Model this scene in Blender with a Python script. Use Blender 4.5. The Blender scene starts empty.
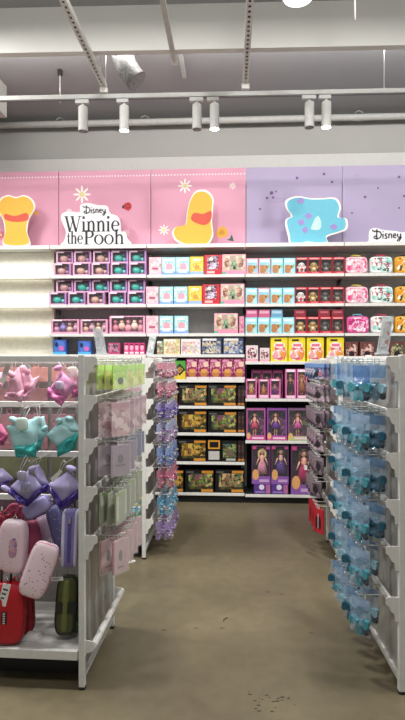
import bpy, bmesh, math, random
from mathutils import Matrix, Vector
random.seed(7)
PI = math.pi
S = bpy.context.scene
COL = S.collection
R = math.radians

# ---------------------------------------------------------------- camera, world, lights, exposure
CAM_H, CAM_YAW, CAM_PITCH, FOC = 1.45, R(3.0), math.atan(3 / 540), 540.0
cd = bpy.data.cameras.new('camera'); cam = bpy.data.objects.new('camera', cd); COL.objects.link(cam)
cam.location = (0, 0, CAM_H)
cam.rotation_euler = (PI / 2 - CAM_PITCH, 0, CAM_YAW)
cd.sensor_fit = 'VERTICAL'; cd.sensor_height = 36.0; cd.lens = 36.0 * FOC / 720.0
cd.clip_start = 0.05
S.camera = cam
S.view_settings.view_transform = 'Standard'; S.view_settings.look = 'None'
S.view_settings.gamma = 1.0; S.view_settings.use_curve_mapping = False
S.view_settings.exposure = -0.06
wd = bpy.data.worlds.new('world'); S.world = wd; wd.use_nodes = True
wd.node_tree.nodes['Background'].inputs[0].default_value = (0.93, 0.96, 1.0, 1)
wd.node_tree.nodes['Background'].inputs[1].default_value = 0.38

def area(name, loc, sx, sy, power, col=(1, 0.98, 0.95), rot=(0, 0, 0)):
    l = bpy.data.lights.new(name, 'AREA'); l.shape = 'RECTANGLE'; l.size = sx; l.size_y = sy
    l.energy = power; l.color = col
    o = bpy.data.objects.new(name, l); COL.objects.link(o); o.location = loc; o.rotation_euler = rot
    return o

def spot(name, loc, target, power, angle=100, blend=0.8, rad=0.03):
    l = bpy.data.lights.new(name, 'SPOT'); l.energy = power; l.spot_size = R(angle); l.spot_blend = blend
    l.shadow_soft_size = rad; l.color = (1, 0.97, 0.93)
    o = bpy.data.objects.new(name, l); COL.objects.link(o); o.location = loc
    o.rotation_euler = (Vector(target) - Vector(loc)).to_track_quat('-Z', 'Y').to_euler()
    return o

area('ceiling_light_left', (-0.85, 2.3, 3.95), 0.22, 0.22, 90)
area('ceiling_light_right', (0.95, 2.3, 3.95), 0.22, 0.22, 90)
area('ceiling_light_front', (0, 0.4, 3.95), 3.2, 0.5, 62)
area('added_wall_fill', (0, 2.3, 3.45), 5.5, 0.25, 16, rot=(R(84), 0, 0))  # unseen light added to brighten the upper wall and the beam
area('added_fill_behind_beam', (0, 4.26, 3.95), 7.0, 0.1, 62, rot=(R(76), 0, 0))  # added strip, hidden by the beam, that lifts the back wall and header
area('ceiling_light_far_left', (-2.7, 3.2, 3.9), 0.8, 0.8, 120)
area('ceiling_light_far_right', (3.2, 3.2, 3.9), 1.0, 1.0, 50)

# ---------------------------------------------------------------- measuring helper: pixel of the photo on the plane y = Y
def at(px, py, Y):
    x, z = (px - 202.5) / FOC, (360 - py) / FOC
    y2 = math.cos(CAM_PITCH) + z * math.sin(CAM_PITCH); z2 = z * math.cos(CAM_PITCH) - math.sin(CAM_PITCH)
    X = x * math.cos(CAM_YAW) - y2 * math.sin(CAM_YAW); YY = x * math.sin(CAM_YAW) + y2 * math.cos(CAM_YAW)
    t = Y / YY
    return X * t, CAM_H + z2 * t

# ---------------------------------------------------------------- materials
MATS = {}
def lin(h):
    h = h.lstrip('#'); v = [int(h[i:i + 2], 16) / 255 for i in (0, 2, 4)]
    return tuple((c / 12.92 if c <= 0.04045 else ((c + 0.055) / 1.055) ** 2.4) for c in v)

def M(hexc, rough=0.5, metal=0.0, var=0.06, scale=25.0, emit=0, trans=0.0, sheen=0.0):
    key = ('m', hexc, rough, metal, var, scale, emit, trans)
    if key in MATS: return MATS[key]
    m = bpy.data.materials.new('mat_' + hexc.strip('#')); m.use_nodes = True
    nt = m.node_tree; b = nt.nodes['Principled BSDF']
    c = lin(hexc)
    n = nt.nodes.new('ShaderNodeTexNoise'); n.inputs['Scale'].default_value = scale; n.inputs['Detail'].default_value = 3
    tc = nt.nodes.new('ShaderNodeTexCoord'); nt.links.new(tc.outputs['Object'], n.inputs['Vector'])
    rp = nt.nodes.new('ShaderNodeValToRGB')
    rp.color_ramp.elements[0].position = 0.3; rp.color_ramp.elements[1].position = 0.7
    rp.color_ramp.elements[0].color = tuple(max(0, v * (1 - var)) for v in c) + (1,)
    rp.color_ramp.elements[1].color = tuple(min(1, v * (1 + var)) for v in c) + (1,)
    nt.links.new(n.outputs['Fac'], rp.inputs['Fac']); nt.links.new(rp.outputs['Color'], b.inputs['Base Color'])
    b.inputs['Roughness'].default_value = rough; b.inputs['Metallic'].default_value = metal
    if trans: b.inputs['Transmission Weight'].default_value = trans
    if emit:
        b.inputs['Emission Color'].default_value = c + (1,); b.inputs['Emission Strength'].default_value = emit
    MATS[key] = m
    return m

def MP(cols, scale=30.0, rough=0.35, mix=0.0):
    """A printed picture: constant colour cells."""
    key = ('p', tuple(cols), scale, rough)
    if key in MATS: return MATS[key]
    m = bpy.data.materials.new('print_' + cols[0].strip('#')); m.use_nodes = True
    nt = m.node_tree; b = nt.nodes['Principled BSDF']
    tc = nt.nodes.new('ShaderNodeTexCoord')
    nz = nt.nodes.new('ShaderNodeTexNoise'); nz.inputs['Scale'].default_value = scale * 0.8; nz.inputs['Detail'].default_value = 2
    mx = nt.nodes.new('ShaderNodeMixRGB'); mx.inputs[0].default_value = 0.05
    v = nt.nodes.new('ShaderNodeTexVoronoi'); v.inputs['Scale'].default_value = scale
    nt.links.new(tc.outputs['Object'], nz.inputs['Vector']); nt.links.new(tc.outputs['Object'], mx.inputs[1])
    nt.links.new(nz.outputs['Color'], mx.inputs[2]); nt.links.new(mx.outputs[0], v.inputs['Vector'])
    sp = nt.nodes.new('ShaderNodeSeparateColor'); nt.links.new(v.outputs['Color'], sp.inputs[0])
    rp = nt.nodes.new('ShaderNodeValToRGB'); rp.color_ramp.interpolation = 'CONSTANT'
    els = rp.color_ramp.elements
    while len(els) < len(cols): els.new(0.5)
    for i, c in enumerate(cols):
        els[i].position = i / len(cols); els[i].color = lin(c) + (1,)
    nt.links.new(sp.outputs[0], rp.inputs['Fac']); nt.links.new(rp.outputs['Color'], b.inputs['Base Color'])
    b.inputs['Roughness'].default_value = rough
    MATS[key] = m
    return m

def MD(base, dot, scale=60.0, r=.16, rough=.6):
    """cloth with small printed motifs"""
    m = bpy.data.materials.new('dotted_cloth'); m.use_nodes = True
    nt = m.node_tree; b = nt.nodes['Principled BSDF']
    tc = nt.nodes.new('ShaderNodeTexCoord'); v = nt.nodes.new('ShaderNodeTexVoronoi'); v.inputs['Scale'].default_value = scale
    nt.links.new(tc.outputs['Object'], v.inputs['Vector'])
    lt = nt.nodes.new('ShaderNodeMath'); lt.operation = 'LESS_THAN'; lt.inputs[1].default_value = r
    nt.links.new(v.outputs['Distance'], lt.inputs[0])
    mx = nt.nodes.new('ShaderNodeMixRGB'); mx.inputs[1].default_value = lin(base) + (1,); mx.inputs[2].default_value = lin(dot) + (1,)
    nt.links.new(lt.outputs[0], mx.inputs[0]); nt.links.new(mx.outputs[0], b.inputs['Base Color']); b.inputs['Roughness'].default_value = rough
    return m

def MC(hexc='#ffffff', fac=0.16, rough=0.12):
    """Thin clear film."""
    key = ('c', hexc, fac, rough)
    if key in MATS: return MATS[key]
    m = bpy.data.materials.new('film_' + hexc.strip('#')); m.use_nodes = True
    nt = m.node_tree; nt.nodes.clear()
    out = nt.nodes.new('ShaderNodeOutputMaterial'); tr = nt.nodes.new('ShaderNodeBsdfTransparent')
    pr = nt.nodes.new('ShaderNodeBsdfPrincipled'); mx = nt.nodes.new('ShaderNodeMixShader')
    n = nt.nodes.new('ShaderNodeTexNoise'); n.inputs['Scale'].default_value = 30
    mr = nt.nodes.new('ShaderNodeMapRange')
    mr.inputs['To Min'].default_value = fac * 0.5; mr.inputs['To Max'].default_value = fac * 1.5
    mr.inputs['From Min'].default_value = 0.3; mr.inputs['From Max'].default_value = 0.7
    pr.inputs['Base Color'].default_value = lin(hexc) + (1,); pr.inputs['Roughness'].default_value = rough
    nt.links.new(n.outputs['Fac'], mr.inputs['Value']); nt.links.new(mr.outputs[0], mx.inputs[0])
    nt.links.new(tr.outputs[0], mx.inputs[1]); nt.links.new(pr.outputs[0], mx.inputs[2]); nt.links.new(mx.outputs[0], out.inputs[0])
    MATS[key] = m
    return m

# ---------------------------------------------------------------- mesh builder
def crom(pts, n=6):
    """Closed smooth curve through points."""
    out = []; N = len(pts)
    for i in range(N):
        p0, p1, p2, p3 = (Vector(pts[(i + k) % N]) for k in (-1, 0, 1, 2))
        for j in range(n):
            t = j / n
            out.append(0.5 * ((2 * p1) + (p2 - p0) * t + (2 * p0 - 5 * p1 + 4 * p2 - p3) * t * t + (3 * p1 - p0 - 3 * p2 + p3) * t ** 3))
    return [tuple(p) for p in out]

class MB:
    def __init__(self): self.bm = bmesh.new(); self.smooth = False
    def box(self, x0, x1, y0, y1, z0, z1, bev=0.0, T=None):
        bm = bmesh.new()
        vs = [bm.verts.new((x, y, z)) for x in (x0, x1) for y in (y0, y1) for z in (z0, z1)]
        for f in ((0, 1, 3, 2), (4, 6, 7, 5), (0, 4, 5, 1), (2, 3, 7, 6), (0, 2, 6, 4), (1, 5, 7, 3)):
            bm.faces.new([vs[i] for i in f])
        bmesh.ops.recalc_face_normals(bm, faces=bm.faces)
        if bev: bmesh.ops.bevel(bm, geom=list(bm.edges), offset=bev, segments=2, profile=0.6, affect='EDGES')
        return self._merge(bm, T)
    def _merge(self, bm, T=None):
        if T is not None: bmesh.ops.transform(bm, matrix=T, verts=bm.verts)
        me = bpy.data.meshes.new('tmp'); bm.to_mesh(me); bm.free(); self.bm.from_mesh(me); bpy.data.meshes.remove(me)
        return self
    def prism(self, pts, y0, y1, T=None):
        """outline in x,z extruded from y0 to y1"""
        bm = bmesh.new()
        a = [bm.verts.new((p[0], y0, p[1])) for p in pts]; b = [bm.verts.new((p[0], y1, p[1])) for p in pts]
        n = len(pts)
        bm.faces.new(a); bm.faces.new(b[::-1])
        for i in range(n): bm.faces.new((a[i], b[i], b[(i + 1) % n], a[(i + 1) % n]))
        bmesh.ops.recalc_face_normals(bm, faces=bm.faces)
        return self._merge(bm, T)
    def ell(self, cx, cz, rx, rz, y0, y1, n=18, T=None):
        return self.prism([(cx + rx * math.cos(2 * PI * i / n), cz + rz * math.sin(2 * PI * i / n)) for i in range(n)], y0, y1, T)
    def sup(self, c, r, e1=1.0, e2=1.0, nu=16, nv=10, T=None):
        """superellipsoid; e<1 boxier"""
        f = lambda v, e: math.copysign(abs(v) ** e, v)
        bm = bmesh.new(); rows = []
        for j in range(1, nv):
            ph = -PI / 2 + PI * j / nv
            rows.append([bm.verts.new((c[0] + r[0] * f(math.cos(ph), e1) * f(math.cos(2 * PI * i / nu), e2),
                                       c[1] + r[1] * f(math.cos(ph), e1) * f(math.sin(2 * PI * i / nu), e2),
                                       c[2] + r[2] * f(math.sin(ph), e1))) for i in range(nu)])
        lo = bm.verts.new((c[0], c[1], c[2] - r[2])); hi = bm.verts.new((c[0], c[1], c[2] + r[2]))
        for j in range(len(rows) - 1):
            for i in range(nu): bm.faces.new((rows[j][i], rows[j][(i + 1) % nu], rows[j + 1][(i + 1) % nu], rows[j + 1][i]))
        for i in range(nu):
            bm.faces.new((lo, rows[0][(i + 1) % nu], rows[0][i])); bm.faces.new((hi, rows[-1][i], rows[-1][(i + 1) % nu]))
        for fc in bm.faces: fc.smooth = True
        return self._merge(bm, T)
    def tube(self, pts, r, n=6, T=None):
        pts = [Vector(p) for p in pts]; rs = r if isinstance(r, (list, tuple)) else [r] * len(pts)
        bm = bmesh.new(); rings = []
        for i, p in enumerate(pts):
            d = (pts[min(i + 1, len(pts) - 1)] - pts[max(i - 1, 0)]).normalized()
            u = d.orthogonal().normalized() if abs(d.z) > 0.95 else d.cross(Vector((0, 0, 1))).normalized()
            w = d.cross(u)
            rings.append([bm.verts.new(p + rs[i] * (u * math.cos(2 * PI * k / n) + w * math.sin(2 * PI * k / n))) for k in range(n)])
        for a, b in zip(rings, rings[1:]):
            for k in range(n): bm.faces.new((a[k], a[(k + 1) % n], b[(k + 1) % n], b[k]))
        bm.faces.new(rings[0][::-1]); bm.faces.new(rings[-1])
        for f in bm.faces:
            if len(f.verts) == 4: f.smooth = True
        bmesh.ops.recalc_face_normals(bm, faces=bm.faces)
        return self._merge(bm, T)
    def lathe(self, prof, n=20, T=None):
        """profile of (radius, z) about the z axis, closed at both ends"""
        bm = bmesh.new(); rings = []
        for r, z in prof: rings.append([bm.verts.new((r * math.cos(2 * PI * k / n), r * math.sin(2 * PI * k / n), z)) for k in range(n)])
        for a, b in zip(rings, rings[1:]):
            for k in range(n):
                f = bm.faces.new((a[k], a[(k + 1) % n], b[(k + 1) % n], b[k])); f.smooth = True
        bm.faces.new(rings[0][::-1]); bm.faces.new(rings[-1])
        bmesh.ops.recalc_face_normals(bm, faces=bm.faces)
        return self._merge(bm, T)
    def cloth(self, levels, ruffle=0.0, folds=9, n=36, T=None, seed=0, flat=0.35):
        """hanging cloth: levels of (z, half width, half thickness, x shift)"""
        rnd = random.Random(seed); ph = rnd.random() * 6
        bm = bmesh.new(); rings = []
        L = len(levels)
        for j, (z, wx, wy, sx) in enumerate(levels):
            k = j / (L - 1); rg = []
            for i in range(n):
                a = 2 * PI * i / n
                m = 1 + ruffle * k * math.sin(folds * a + ph)
                rg.append(bm.verts.new((sx + wx * m * math.copysign(abs(math.cos(a)) ** 0.8, math.cos(a)), wy * (1 + ruffle * 2 * k * math.sin(folds * a + ph)) * math.sin(a),
                                        z + ruffle * k * 0.03 * math.cos(folds * a * 0.5 + ph))))
            rings.append(rg)
        for a, b in zip(rings, rings[1:]):
            for i in range(n):
                f = bm.faces.new((a[i], b[i], b[(i + 1) % n], a[(i + 1) % n])); f.smooth = True
        bm.faces.new(rings[0]); bm.faces.new(rings[-1][::-1])
        bmesh.ops.recalc_face_normals(bm, faces=bm.faces)
        return self._merge(bm, T)
    def build(self, name, mat, parent=None, loc=None, rot=None):
        me = bpy.data.meshes.new(name); self.bm.to_mesh(me); self.bm.free()
        me.materials.append(mat)
        o = bpy.data.objects.new(name, me); COL.objects.link(o)
        if parent is not None: o.parent = parent
        if loc: o.location = loc
        if rot: o.rotation_euler = rot
        return o

def tag(o, label, cat, group=None):
    o['label'] = label; o['category'] = cat
    if group: o['group'] = group
    return o
def thing(name, label, cat, loc=(0, 0, 0), rz=0.0, group=None):
    o = bpy.data.objects.new(name, None); COL.objects.link(o); o.empty_display_size = 0.05
    o.location = loc; o.rotation_euler = (0, 0, rz)
    return tag(o, label, cat, group)
def struct(o): o['kind'] = 'structure'; return o
def clone(root):
    def rec(o, par):
        c = o.copy(); COL.objects.link(c)
        if par is not None: c.parent = par
        for ch in KIDS.get(o.name, []): rec(ch, c)
        return c
    return rec(root, None)
KIDS = {}
def index_kids(root):
    for o in root.children_recursive:
        KIDS.setdefault(o.parent.name, []).append(o)
PROTO = {}
def stamp(key, maker, label, loc, rz=0.0, group=None, rot=None):
    """first use builds the thing, later uses copy it with its parts"""
    if key not in PROTO:
        r = maker(); bpy.context.view_layer.update(); index_kids(r); PROTO[key] = r
    else:
        r = clone(PROTO[key])
    r.location = loc; r.rotation_euler = rot if rot else (0, 0, rz)
    r['label'] = label
    if group: r['group'] = group
    return r
ORD = ['first', 'second', 'third', 'fourth', 'fifth', 'sixth', 'seventh', 'eighth', 'ninth', 'tenth']

WHITE = M('#dcdcd8', 0.4); WHITE2 = M('#dfded9', 0.45); METAL = M('#d6d6d2', 0.3, 0.2)
GREY = M('#a8a7a4', 0.45); DARK = M('#17171a', 0.5); BLACK = M('#0c0c0e', 0.5); CHROME = M('#c8c8ca', 0.22, 0.85)

# ================================================================= structure
def floor_mat():
    m = bpy.data.materials.new('polished_concrete'); m.use_nodes = True; nt = m.node_tree; b = nt.nodes['Principled BSDF']
    tc = nt.nodes.new('ShaderNodeTexCoord')
    n1 = nt.nodes.new('ShaderNodeTexNoise'); n1.inputs['Scale'].default_value = 1.3; n1.inputs['Detail'].default_value = 5
    n2 = nt.nodes.new('ShaderNodeTexNoise'); n2.inputs['Scale'].default_value = 14; n2.inputs['Detail'].default_value = 6
    for n in (n1, n2): nt.links.new(tc.outputs['Object'], n.inputs['Vector'])
    r1 = nt.nodes.new('ShaderNodeValToRGB'); r1.color_ramp.elements[0].position = 0.35; r1.color_ramp.elements[1].position = 0.68
    r1.color_ramp.elements[0].color = lin('#5f5744') + (1,); r1.color_ramp.elements[1].color = lin('#716851') + (1,)
    r2 = nt.nodes.new('ShaderNodeValToRGB'); r2.color_ramp.elements[0].position = 0.3; r2.color_ramp.elements[1].position = 0.7
    r2.color_ramp.elements[0].color = (0.86, 0.86, 0.86, 1); r2.color_ramp.elements[1].color = (1.06, 1.06, 1.06, 1)
    mx = nt.nodes.new('ShaderNodeMixRGB'); mx.blend_type = 'MULTIPLY'; mx.inputs[0].default_value = 1
    nt.links.new(n1.outputs['Fac'], r1.inputs['Fac']); nt.links.new(n2.outputs['Fac'], r2.inputs['Fac'])
    nt.links.new(r1.outputs[0], mx.inputs[1]); nt.links.new(r2.outputs[0], mx.inputs[2]); nt.links.new(mx.outputs[0], b.inputs['Base Color'])
    mr = nt.nodes.new('ShaderNodeMapRange'); mr.inputs['To Min'].default_value = 0.28; mr.inputs['To Max'].default_value = 0.48
    nt.links.new(n1.outputs['Fac'], mr.inputs['Value']); nt.links.new(mr.outputs[0], b.inputs['Roughness'])
    return m
struct(MB().box(-6, 6, -5, 6.1, -0.1, 0).build('floor', floor_mat()))
WALLM = M('#b4b3af', 0.8, var=0.03, scale=2)
struct(MB().box(-6, 6, 5.9, 6.1, 0, 4.3).build('wall_back', WALLM))
struct(MB().box(-6.1, -6, -5, 6.1, 0, 4.3).build('wall_left', WALLM))
struct(MB().box(6, 6.1, -5, 6.1, 0, 4.3).build('wall_right', WALLM))
struct(MB().box(-6.1, 6.1, -5, 6.1, 4.06, 4.3).build('ceiling', M('#a2a2a4', 0.85, var=0.03, scale=1.5)))
struct(MB().box(-6, 6, -.03, .03, 3.725, 4.06).build('ceiling_beam', M('#e6e5e0', 0.7, var=0.03, scale=2), None, (0, 4.03, 0), (0, 0, R(1.0))))
struct(MB().box(-6, 6, 5.885, 5.9, 3.628, 3.64).build('trim_1', M('#8a8a88', 0.7)))
struct(MB().box(-6, 6, 5.86, 5.9, 3.3, 3.628).build('trim_2', M('#dad9d5', 0.7, var=0.02)))

# ================================================================= back wall shelving
YF, YB = 5.35, 5.72
BX = [-2.80, -1.82, -0.84, 0.14, 1.11, 2.09]
TOPZ = 2.573
LEV = {'A': [2.268, 1.975, 1.683, 1.475, 1.10, 0.72, 0.10],
       'B': [2.268, 1.975, 1.683, 1.475, 1.10, 0.72, 0.10],
       'C': [2.268, 1.975, 1.683, 1.475, 1.226, 0.964, 0.697, 0.409, 0.101],
       'D': [2.268, 1.975, 1.683, 1.405, 1.039, 0.624, 0.092],
       'E': [2.268, 1.975, 1.683, 1.42, 1.04, 0.62, 0.10]}
BAYLAB = {'A': 'empty cream shelving bay at the far left of the back wall',
          'B': 'grey shelving bay below the lettered board, holding purple boxes',
          'C': 'shelving bay below the seated yellow cutout, dark picture boxes low down',
          'D': 'shelving bay below the turquoise cutout, doll boxes low down',
          'E': 'shelving bay at the right edge with rounded lunch bags'}
for i, bay in enumerate('ABCDE'):
    x0, x1 = BX[i], BX[i + 1]; cx = (x0 + x1) / 2
    t = thing('shelving_unit', BAYLAB[bay], 'shelving', (cx, YF, 0), group='back wall shelving bays')
    hw = (x1 - x0) / 2 - 0.004
    cream = bay == 'A'
    up = M('#fbf8ec', 0.6) if cream else M('#d2d0cd', 0.6)
    split = {'A': 0.1, 'B': 1.4, 'C': 1.46, 'D': 1.40, 'E': 1.40}[bay]
    by = .17 if cream else .365
    MB().box(-hw, hw, by, by + .02, split, 2.535).build('back_panel', up, t)
    if split > 0.2: MB().box(-hw, hw, 0.365, 0.385, 0.05, split - 0.002).build('lower_back_panel', M('#1c1b1d', 0.6), t)
    for sx in (-hw + 0.012, hw - 0.012):
        MB().box(sx - 0.012, sx + 0.012, by - .03, by - .001, 0, 2.535).build('upright', M('#e4e0d0', 0.5) if cream else M('#c9c8c5', 0.5), t)
    MB().box(-hw, hw, 0.03, 0.06, 0.0, 0.068).build('kick_plate', BLACK, t)
    sh = MB().box(-hw, hw, 0.008, 0.40, TOPZ - 0.034, TOPZ, 0.002).build('shelf', WHITE, t)
    MB().box(-hw, hw, 0, 0.008, TOPZ - 0.036, TOPZ + 0.001, 0.002).build('price_rail', WHITE2, sh)
    for k, z in enumerate(LEV[bay]):
        low = z < split + 0.04 and not cream
        sm = M('#f6f3e6', 0.5) if cream else (M('#2a292b', 0.5) if low and z < 1.3 else M('#cfcecb', 0.5))
        dep = by - .03
        sh = MB().box(-hw, hw, 0.008, dep, z - 0.026, z, 0.002).build('shelf', sm, t)
        MB().box(-hw, hw, 0, 0.008, z - 0.028, z + 0.001, 0.002).build('price_rail', M('#f8f5ea', 0.45) if cream else WHITE2, sh)
        for sx in ((-hw + 0.006, hw - 0.006) if not cream else ()):
            MB().prism([(0.2, z - 0.027), (0.33, z - 0.027), (0.33, z - 0.08), (0.30, z - 0.075)], -0.002, 0.002,
                       Matrix.Translation((sx, 0, 0)) @ Matrix.Rotation(PI / 2, 4, 'Z')).build('shade_bracket', M('#55524f', 0.5), t)  # dark pieces added for the shade under the shelf ends

# ---- header panels with print
PINK = M('#d699af', 0.6, var=0.02, scale=3); LILAC = M('#ab9ebd', 0.6, var=0.02, scale=3)
HZ0, HZ1, HY = TOPZ + 0.001, 3.417, 5.65
HX = [-2.81, -1.82, -0.838, 0.157, 1.145, 2.13]
def px_local(cx, Y, pts): return [(at(a, b, Y)[0] - cx, at(a, b, Y)[1]) for a, b in pts]
HEADLAB = ['pink header panel behind the first yellow cutout', 'pink header panel with white daisy and red ladybird behind lettering',
           'pink header panel with daisies and yellow rose', 'lilac header panel with purple dots behind the turquoise cutout',
           'plain lilac header panel at the right edge']
def daisy(par, cx, px, py, r, mat):
    x, z = at(px, py, HY - 0.012); x -= cx; mb = MB(); n = 8
    pts = []
    for k in range(n * 8):
        a = 2 * PI * k / (n * 8); rr = r * (0.62 + 0.38 * math.cos(n * a)); pts.append((x + rr * math.cos(a), z + rr * math.sin(a)))
    d = mb.prism(pts, -0.014, -0.012).build('printed_daisy', mat, par)
    MB().ell(x, z, r * 0.28, r * 0.28, -0.0155, -0.014).build('daisy_centre', M('#d9cf8e', 0.6), d)
for i in range(5):
    cx = (HX[i] + HX[i + 1]) / 2; hw = (HX[i + 1] - HX[i]) / 2 - 0.003
    pk = i < 3
    t = thing('header_panel', HEADLAB[i], 'panel', (cx, HY, 0), group='printed header panels on the top shelf')
    MB().box(-hw, hw, -0.012, 0.012, HZ0, HZ1, 0.002).build('board', PINK if pk else LILAC, t)
    if pk:
        mb = MB()
        for k in range(30):
            x = -hw + (k + 0.5) * 2 * hw / 30; mb.ell(x, HZ1 - 0.062, 0.0085, 0.0085, -0.0135, -0.012, 8)
        mb.build('dotted_border', M('#f6e4ea', 0.6), t)
    dm = M('#efe9df', 0.6); dm2 = M('#edc3d2', 0.6)
    if i == 0:
        daisy(t, cx, 1, 235, 0.05, M('#d2404c', 0.6))
        x, z = at(36, 213, HY - 0.012); MB().ell(x - cx, z, 0.03, 0.022, -0.014, -0.012).build('printed_bloom', M('#e0a94a', 0.6), t)
    if i == 1:
        daisy(t, cx, 82, 194.5, 0.095, dm); daisy(t, cx, 69, 212, 0.04, dm); daisy(t, cx, 126, 233, 0.045, dm2)
        x, z = at(127, 206.5, HY - 0.012); x -= cx
        lb = MB().prism(crom([(x - .045, z - .01), (x - .02, z + .035), (x + .03, z + .04), (x + .05, z), (x + .02, z - .045), (x - .02, z - .03)]), -0.014, -0.012).build('printed_ladybird', M('#c02a34', 0.6), t)
        mb = MB()
        for a, b in ((-.02, .008), (.012, .022), (.026, -.012), (0, -.015)): mb.ell(x + a, z + b, .008, .008, -0.0155, -0.014, 8)
        mb.box(x - .05, x - .03, -0.0155, -0.014, z - .02, z + .01).build('ladybird_spots', M('#2a1518', 0.6), lb)
    if i == 2:
        daisy(t, cx, 185, 186, 0.078, dm); daisy(t, cx, 232.5, 186, 0.042, M('#f0dbe4', 0.6)); daisy(t, cx, 164, 230, 0.06, dm)
        x, z = at(222, 233, HY - 0.012); x -= cx
        ro = MB().prism(crom([(x - .06, z - .03), (x - .05, z + .03), (x, z + .07), (x + .05, z + .04), (x + .06, z - .02), (x, z - .05)]), -0.014, -0.012).build('printed_rose', M('#dca63c', 0.6), t)
        MB().prism(crom([(x - .03, z), (x, z + .035), (x + .03, z), (x, z - .02)]), -0.0155, -0.014).build('rose_heart', M('#c88c2e', 0.6), ro)
        MB().prism(crom([(x + .05, z - .07), (x + .08, z - .06), (x + .1, z - .02), (x + .115, z - .06), (x + .12, z - .085), (x + .08, z - .08)]), -0.014, -0.012).build('printed_leaf', M('#2e5a48', 0.6), t)
    if not pk:
        spots = ([(267, 198, 9), (271.5, 193, 12), (273, 197.5, 8), (276, 191.5, 6), (297, 178, 9), (324, 174, 9), (332, 182, 8), (260, 209, 7)] if i == 3 else
                 [(365, 197, 9), (399, 177, 9), (378, 188, 6), (399, 208, 6), (352, 213, 6), (404, 196, 8)])
        mb = MB()
        for px, py, rr in spots:
            x, z = at(px, py, HY - 0.012); mb.ell(x - cx, z, rr * 0.0016, rr * 0.0016, -0.0135, -0.012, 10)
        mb.build('printed_dots', M('#6d4a80', 0.6), t)
        mb = MB()
        for px, py, rr in (([(275, 200, 20), (352, 178, 0)] if i == 3 else [(356.5, 177, 13), (374, 211, 11)])):
            if not rr: continue
            x, z = at(px, py, HY - 0.012); x -= cx; q = rr * 0.0022; e = 0.5 if i == 3 else 1
            mb.tube([(x + q * 2.2 * math.cos(a * PI / 12) / (1 if e < 1 else 2.2), -0.0125, z + q * e * math.sin(a * PI / 12)) for a in range(25)], 0.0018, 4)
        mb.build('printed_rings', M('#a48fb8', 0.6), t)

# ---- lettering built from strokes
def ribbon(mb, pts, w, y0, y1):
    ws = w if isinstance(w, (list, tuple)) else [w] * len(pts)
    L, Rr = [], []
    for i, p in enumerate(pts):
        a = Vector(pts[max(i - 1, 0)]); b = Vector(pts[min(i + 1, len(pts) - 1)]); d = (b - a).normalized(); n = Vector((-d.y, d.x)) * ws[i] / 2
        L.append((p[0] + n.x, p[1] + n.y)); Rr.append((p[0] - n.x, p[1] - n.y))
    bm = bmesh.new()
    def V(q, y): return bm.verts.new((q[0], y, q[1]))
    A = [V(q, y0) for q in L]; B = [V(q, y0) for q in Rr]; C = [V(q, y1) for q in L]; D = [V(q, y1) for q in Rr]
    for i in range(len(pts) - 1):
        bm.faces.new((A[i], B[i], B[i + 1], A[i + 1])); bm.faces.new((C[i], C[i + 1], D[i + 1], D[i]))
        bm.faces.new((A[i], A[i + 1], C[i + 1], C[i])); bm.faces.new((B[i], D[i], D[i + 1], B[i + 1]))
    bm.faces.new((A[0], C[0], D[0], B[0])); bm.faces.new((A[-1], B[-1], D[-1], C[-1]))
    bmesh.ops.recalc_face_normals(bm, faces=bm.faces)
    mb._merge(bm)
def arc(cx, cy, rx, ry, a0, a1, n=18): return [(cx + rx * math.cos(R(a0 + (a1 - a0) * k / n)), cy + ry * math.sin(R(a0 + (a1 - a0) * k / n))) for k in range(n + 1)]
def thickarc(p, cx, rx, lo, hi): return [lo + (hi - lo) * min(1, abs(q[0] - cx) / rx) ** 1.5 for q in p]
TH, TN = 0.10, 0.035
def g_o(): p = arc(.26, .23, .205, .225, 0, 360, 28); return [(p, thickarc(p, .26, .205, TN, TH))], .54
def g_e(): p = arc(.25, .23, .19, .225, 10, 320, 24); return [(p, thickarc(p, .25, .19, TN, TH)), ([(.08, .25), (.44, .25)], TN)], .48
ARCH = [(.13, .33), (.2, .42), (.29, .455), (.37, .42), (.41, .33), (.41, .2), (.41, 0)]; ARW = [TN, .05, .07, .09, TH, TH, TH]
def g_n(): return [([(.12, .44), (.12, 0)], TH), (ARCH, ARW), ([(0, .015), (.24, .015)], .03), ([(.3, .015), (.53, .015)], .03), ([(.0, .43), (.12, .43)], .03)], .57
def g_h(): return [([(.12, .70), (.12, 0)], TH), (ARCH, ARW), ([(0, .015), (.24, .015)], .03), ([(.3, .015), (.53, .015)], .03), ([(0, .685), (.12, .685)], .03)], .57
def g_i(): return [([(.12, .44), (.12, 0)], TH), ([(.12, .66), (.12, .55)], .11), ([(0, .015), (.24, .015)], .03), ([(0, .43), (.12, .43)], .03)], .29
def g_t(): return [([(.13, .6), (.13, .12), (.17, .03), (.25, .02), (.31, .06)], [.06, TH, .08, .05, .02]), ([(0, .43), (.3, .43)], .035)], .33
def g_P():
    p = [(.16, .66)] + arc(.30, .50, .2, .165, 90, -90, 14) + [(.16, .335)]
    return [([(.16, .68), (.16, 0)], .11), (p, [TN] + thickarc(p[1:-1], .3, .2, TN, .11) + [TN]), ([(.02, .015), (.32, .015)], .03), ([(.02, .665), (.16, .665)], .03)], .56
def g_W(): return [([(.1, .67), (.32, .0)], .105), ([(.32, 0), (.52, .62)], TN), ([(.44, .67), (.68, 0)], .105), ([(.68, 0), (.89, .67)], TN),
                   ([(-.01, .665), (.22, .665)], .03), ([(.34, .665), (.56, .665)], .03), ([(.79, .665), (1.0, .665)], .03)], 1.0
GL = {'o': g_o, 'e': g_e, 'n': g_n, 'h': g_h, 'i': g_i, 't': g_t, 'P': g_P, 'W': g_W}
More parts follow.
